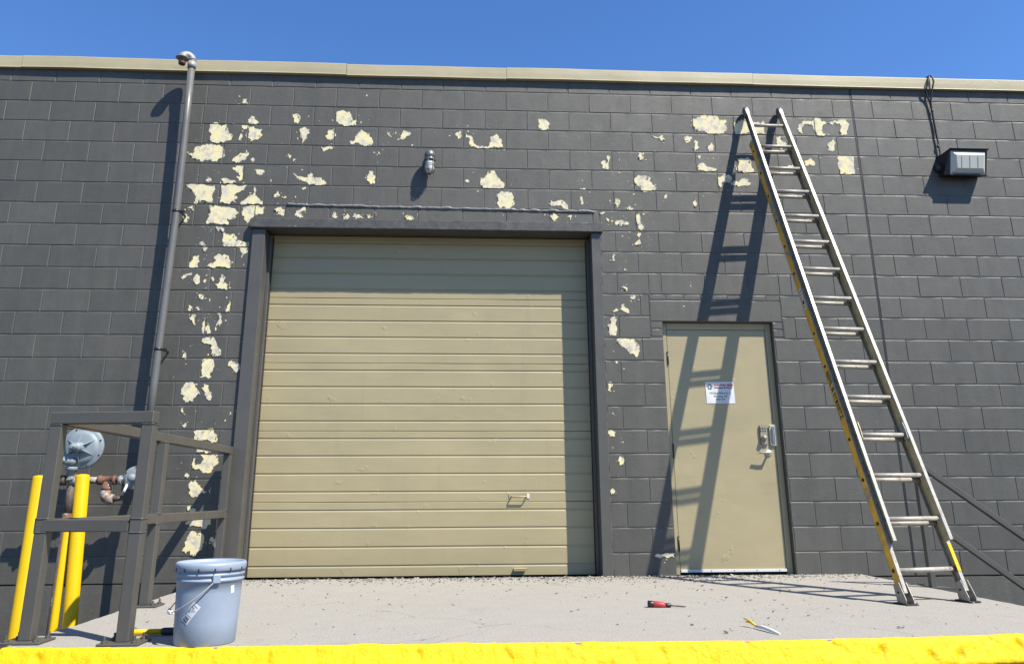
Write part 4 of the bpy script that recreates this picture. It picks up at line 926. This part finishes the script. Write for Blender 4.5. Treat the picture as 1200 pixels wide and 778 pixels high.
# ------------------------------------------------------------------ pail
bx, by = 2.948, -2.725
bk = thing('plastic_pail', 'pale blue plastic pail with a wire handle and white label at the dock edge', 'bucket', (bx, by, ZS))
def br(z): return .1335 + (.147-.1335)*(z-ZS)/.345
mb = MB(); z0 = ZS
mb.lathe([(0, .008), (.12, .004), (.130, .0), (.1335, .004), (br(z0+.1), .1), (br(z0+.22), .22), (.1438, .268), (.151, .272), (.1515, .279), (.145, .283), (.1455, .292), (.1515, .296), (.152, .303), (.146, .307), (.146, .318)], (bx, by, z0), (0,0,1), 72)
part('pail_body', mb, M_buck, bk)
mb = MB(); mb.lathe([(.147, .316), (.1545, .317), (.157, .321), (.1575, .340), (.155, .349), (.149, .353), (.144, .351), (.141, .343), (.138, .340), (.0, .341)], (bx, by, z0), (0,0,1), 72)
lid = part('lid', mb, M_buck, bk)
for k in range(14):
    t = 2*math.pi*k/14+.2; mb = MB(); c = Vector((bx+math.cos(t)*.1572, by+math.sin(t)*.1572, z0+.322)); mb.obox(c, (-math.sin(t), math.cos(t), 0), (math.cos(t), math.sin(t), 0), (0,0,1), .003, .0018, .008); part('tear_slot', mb, M_dark, lid)
ta = rad(-62)                                          # ear facing the camera side, right
ears = []
for t in (ta, ta+math.pi):
    d = Vector((math.cos(t), math.sin(t), 0)); q = Vector((-d.y, d.x, 0)); c = Vector((bx, by, z0+.285)) + d*.155
    mb = MB(); mb.obox(c, q, d, (0,0,1), .017, .006, .019, .003); ears.append(c+d*.008); part('ear', mb, M_buck, bk)
# wire bail hanging down against the camera side of the pail, swung to the left
E0, E1 = ears; mid = (E0+E1)/2; pts = []
wh = Vector((math.cos(ta-math.pi/2), math.sin(ta-math.pi/2), 0))
for i in range(25):
    t = math.pi*i/24; a = ta - t; rr_ = .157 + .006*math.sin(t)
    z = z0+.285 - .145*math.sin(t)**.9
    pts.append(Vector((bx+math.cos(a)*rr_, by+math.sin(a)*rr_, z)))
mb = MB(); mb.tube(pts, .0028, 8); bail = part('wire_bail', mb, M_chrome, bk)
mb = MB(); mb.tube(pts[10:15], .0085, 12); part('grip', mb, M_plas, bail)
# label, wrapped on the side
def on_pail(a, z, d=.0012): r0 = br(z)+d; return Vector((bx+math.cos(a)*r0, by+math.sin(a)*r0, z))
def wrap_rect(uc, zc, ang, w_, h_, mat, name, par, d=.0012, nx=6, nz=6):
    mb = MB(); vs = []
    for i in range(nx+1):
        for j in range(nz+1):
            u = (i/nx-.5)*w_; v = (j/nz-.5)*h_; du = u*math.cos(ang)-v*math.sin(ang); dz = u*math.sin(ang)+v*math.cos(ang)
            vs.append(on_pail(uc+du/.14, zc+dz, d))
    mb.add(vs, [(i*(nz+1)+j, (i+1)*(nz+1)+j, (i+1)*(nz+1)+j+1, i*(nz+1)+j+1) for i in range(nx) for j in range(nz)]); return part(name, mb, mat, par)
LA = rad(-102); LZ = z0+.142; an = rad(52)
lab = wrap_rect(LA, LZ, an, .096, .040, M_white, 'label', bk)
ca, sa = math.cos(an), math.sin(an)
for (u, v, w_, h_, mt) in ((-.040, 0, .006, .026, M_ink), (-.012, 0, .002, .034, M_inkl), (.002, .010, .003, .012, M_inkl), (.010, .004, .002, .022, M_inkl), (.018, -.004, .002, .020, M_inkl), (.026, .006, .003, .016, M_inkl), (.036, .0, .002, .024, M_inkl), (-.026, 0, .012, .024, M_inkl)):
    wrap_rect(LA+(u*ca-v*sa)/.14, LZ+u*sa+v*ca, an, w_, h_, mt, 'label_print', lab, .002, 1, 3)
wrap_rect(rad(-28), z0+.235, .2, .020, .034, M_white, 'small_label', bk)

# ------------------------------------------------------------------ small things on the dock
st = thing('yellow_handled_tool', 'yellow and black tool handle lying on the dock behind the blue pail', 'tool handle', (2.65, -2.52, ZS))
a = Vector((2.49, -2.545, ZS+.017)); b = Vector((3.02, -2.500, ZS+.020)); d = b-a
mb = MB(); mb.tube([a, a+d*.01, a+d*.36], [.010, .0125, .0125], 16); part('yellow_shaft', mb, M_bol, st)
mb = MB(); mb.tube([a+d*.355, a+d*.37, a+d*.75, a+d*.98, a+d], [.014, .017, .0175, .017, .012], 16); part('black_grip', mb, M_grip, st)

sd = thing('red_screwdriver', 'red and black handled screwdriver lying on the concrete dock', 'screwdriver', (5.32, -1.80, ZS))
a = Vector((5.222, -1.792, ZS+.020)); d = Vector((.985, -.165, -.06)).normalized()
mb = MB(); mb.tube([a, a+d*.003, a+d*.033, a+d*.034], [.014, .019, .0195, .0185], 16); part('butt_cap', mb, M_blk, sd)
mb = MB(); mb.tube([a+d*.034, a+d*.036, a+d*.085, a+d*.105], [.017, .019, .0185, .013], 16); g_ = part('red_grip', mb, M_redp, sd)
mb = MB(); mb.tube([a+d*.105, a+d*.115, a+d*.130, a+d*.138], [.013, .011, .0135, .008], 14); part('black_collar', mb, M_blk, sd)
mb = MB(); mb.tube([a+d*.137, a+d*.205, a+d*.225], [.004, .0038, .0025], 8); part('blade', mb, M_rustd, sd)

sc = thing('small_scraper', 'small scraper with a yellow forked tip and pale curved handle near the dock edge', 'scraper', (5.6, -2.6, ZS))
mb = MB(); pth = [Vector((5.585, -2.575, ZS+.012)), Vector((5.600, -2.63, ZS+.016)), Vector((5.615, -2.69, ZS+.012)), Vector((5.632, -2.755, ZS+.006))]
mb.tube(pth, [.006, .0085, .008, .004], 10); part('pale_handle', mb, M_white, sc)
for dx, dz in ((-.008, .026), (.002, .010)):
    mb = MB(); mb.tube([Vector((5.588, -2.57, ZS+.012)), Vector((5.572+dx*.4, -2.53, ZS+.02+dz*.5)), Vector((5.560+dx, -2.50, ZS+.012+dz))], [.005, .0055, .003], 8); part('yellow_prong', mb, M_bol, sc)

# loose flakes and grit swept up against the wall
rr = random.Random(11)
def flakes(name, n, mat, smin, smax):
    mb = MB()
    for k in range(n):
        x = rr.uniform(2.2, 7.4) if rr.random() < .8 else rr.gauss(5.6, .5); y = -abs(rr.gauss(0, .22)) - .012
        if rr.random() < .12: y = rr.uniform(-2.7, -.3)
        if x > 7.4 or x < 2.16 or y < -2.7: continue
        if 2.28 < x < 5.24 and rr.random() < .3: y = rr.uniform(.02, -.2)
        s = rr.uniform(smin, smax)*rr.choice((.5, .8, 1, 1.4)); q = rr.randrange(4, 7); t0 = rr.uniform(0, 6.28); th = rr.uniform(.001, .003)
        tx, ty = rr.gauss(0, .28), rr.gauss(0, .28); pts = []
        for i in range(q):
            t = t0+6.283*i/q; r0 = s*rr.uniform(.5, 1.2); dx, dy = math.cos(t)*r0*1.4, math.sin(t)*r0*.8; pts.append((x+dx, y+dy, ZS+.002+abs(s*.3)+dx*tx+dy*ty))
        mb.add(pts+[(p[0], p[1], p[2]+th) for p in pts], [tuple(range(q))[::-1], tuple(range(q, 2*q))]+[(i, (i+1) % q, q+(i+1) % q, q+i) for i in range(q)])
    o = bpy.data.objects.new(name, mesh_of(name, mb, mat)); C.objects.link(o); o['kind'] = 'stuff'
    return o
o = flakes('paint_flakes', 1300, M_flake, .002, .0075); o['label'] = 'pale loose paint flakes swept along the foot of the wall'; o['category'] = 'paint flakes'
o = flakes('dark_debris', 1700, M_flaked, .002, .0075); o['label'] = 'dark crumbs and grit scattered along the foot of the wall'; o['category'] = 'debris'
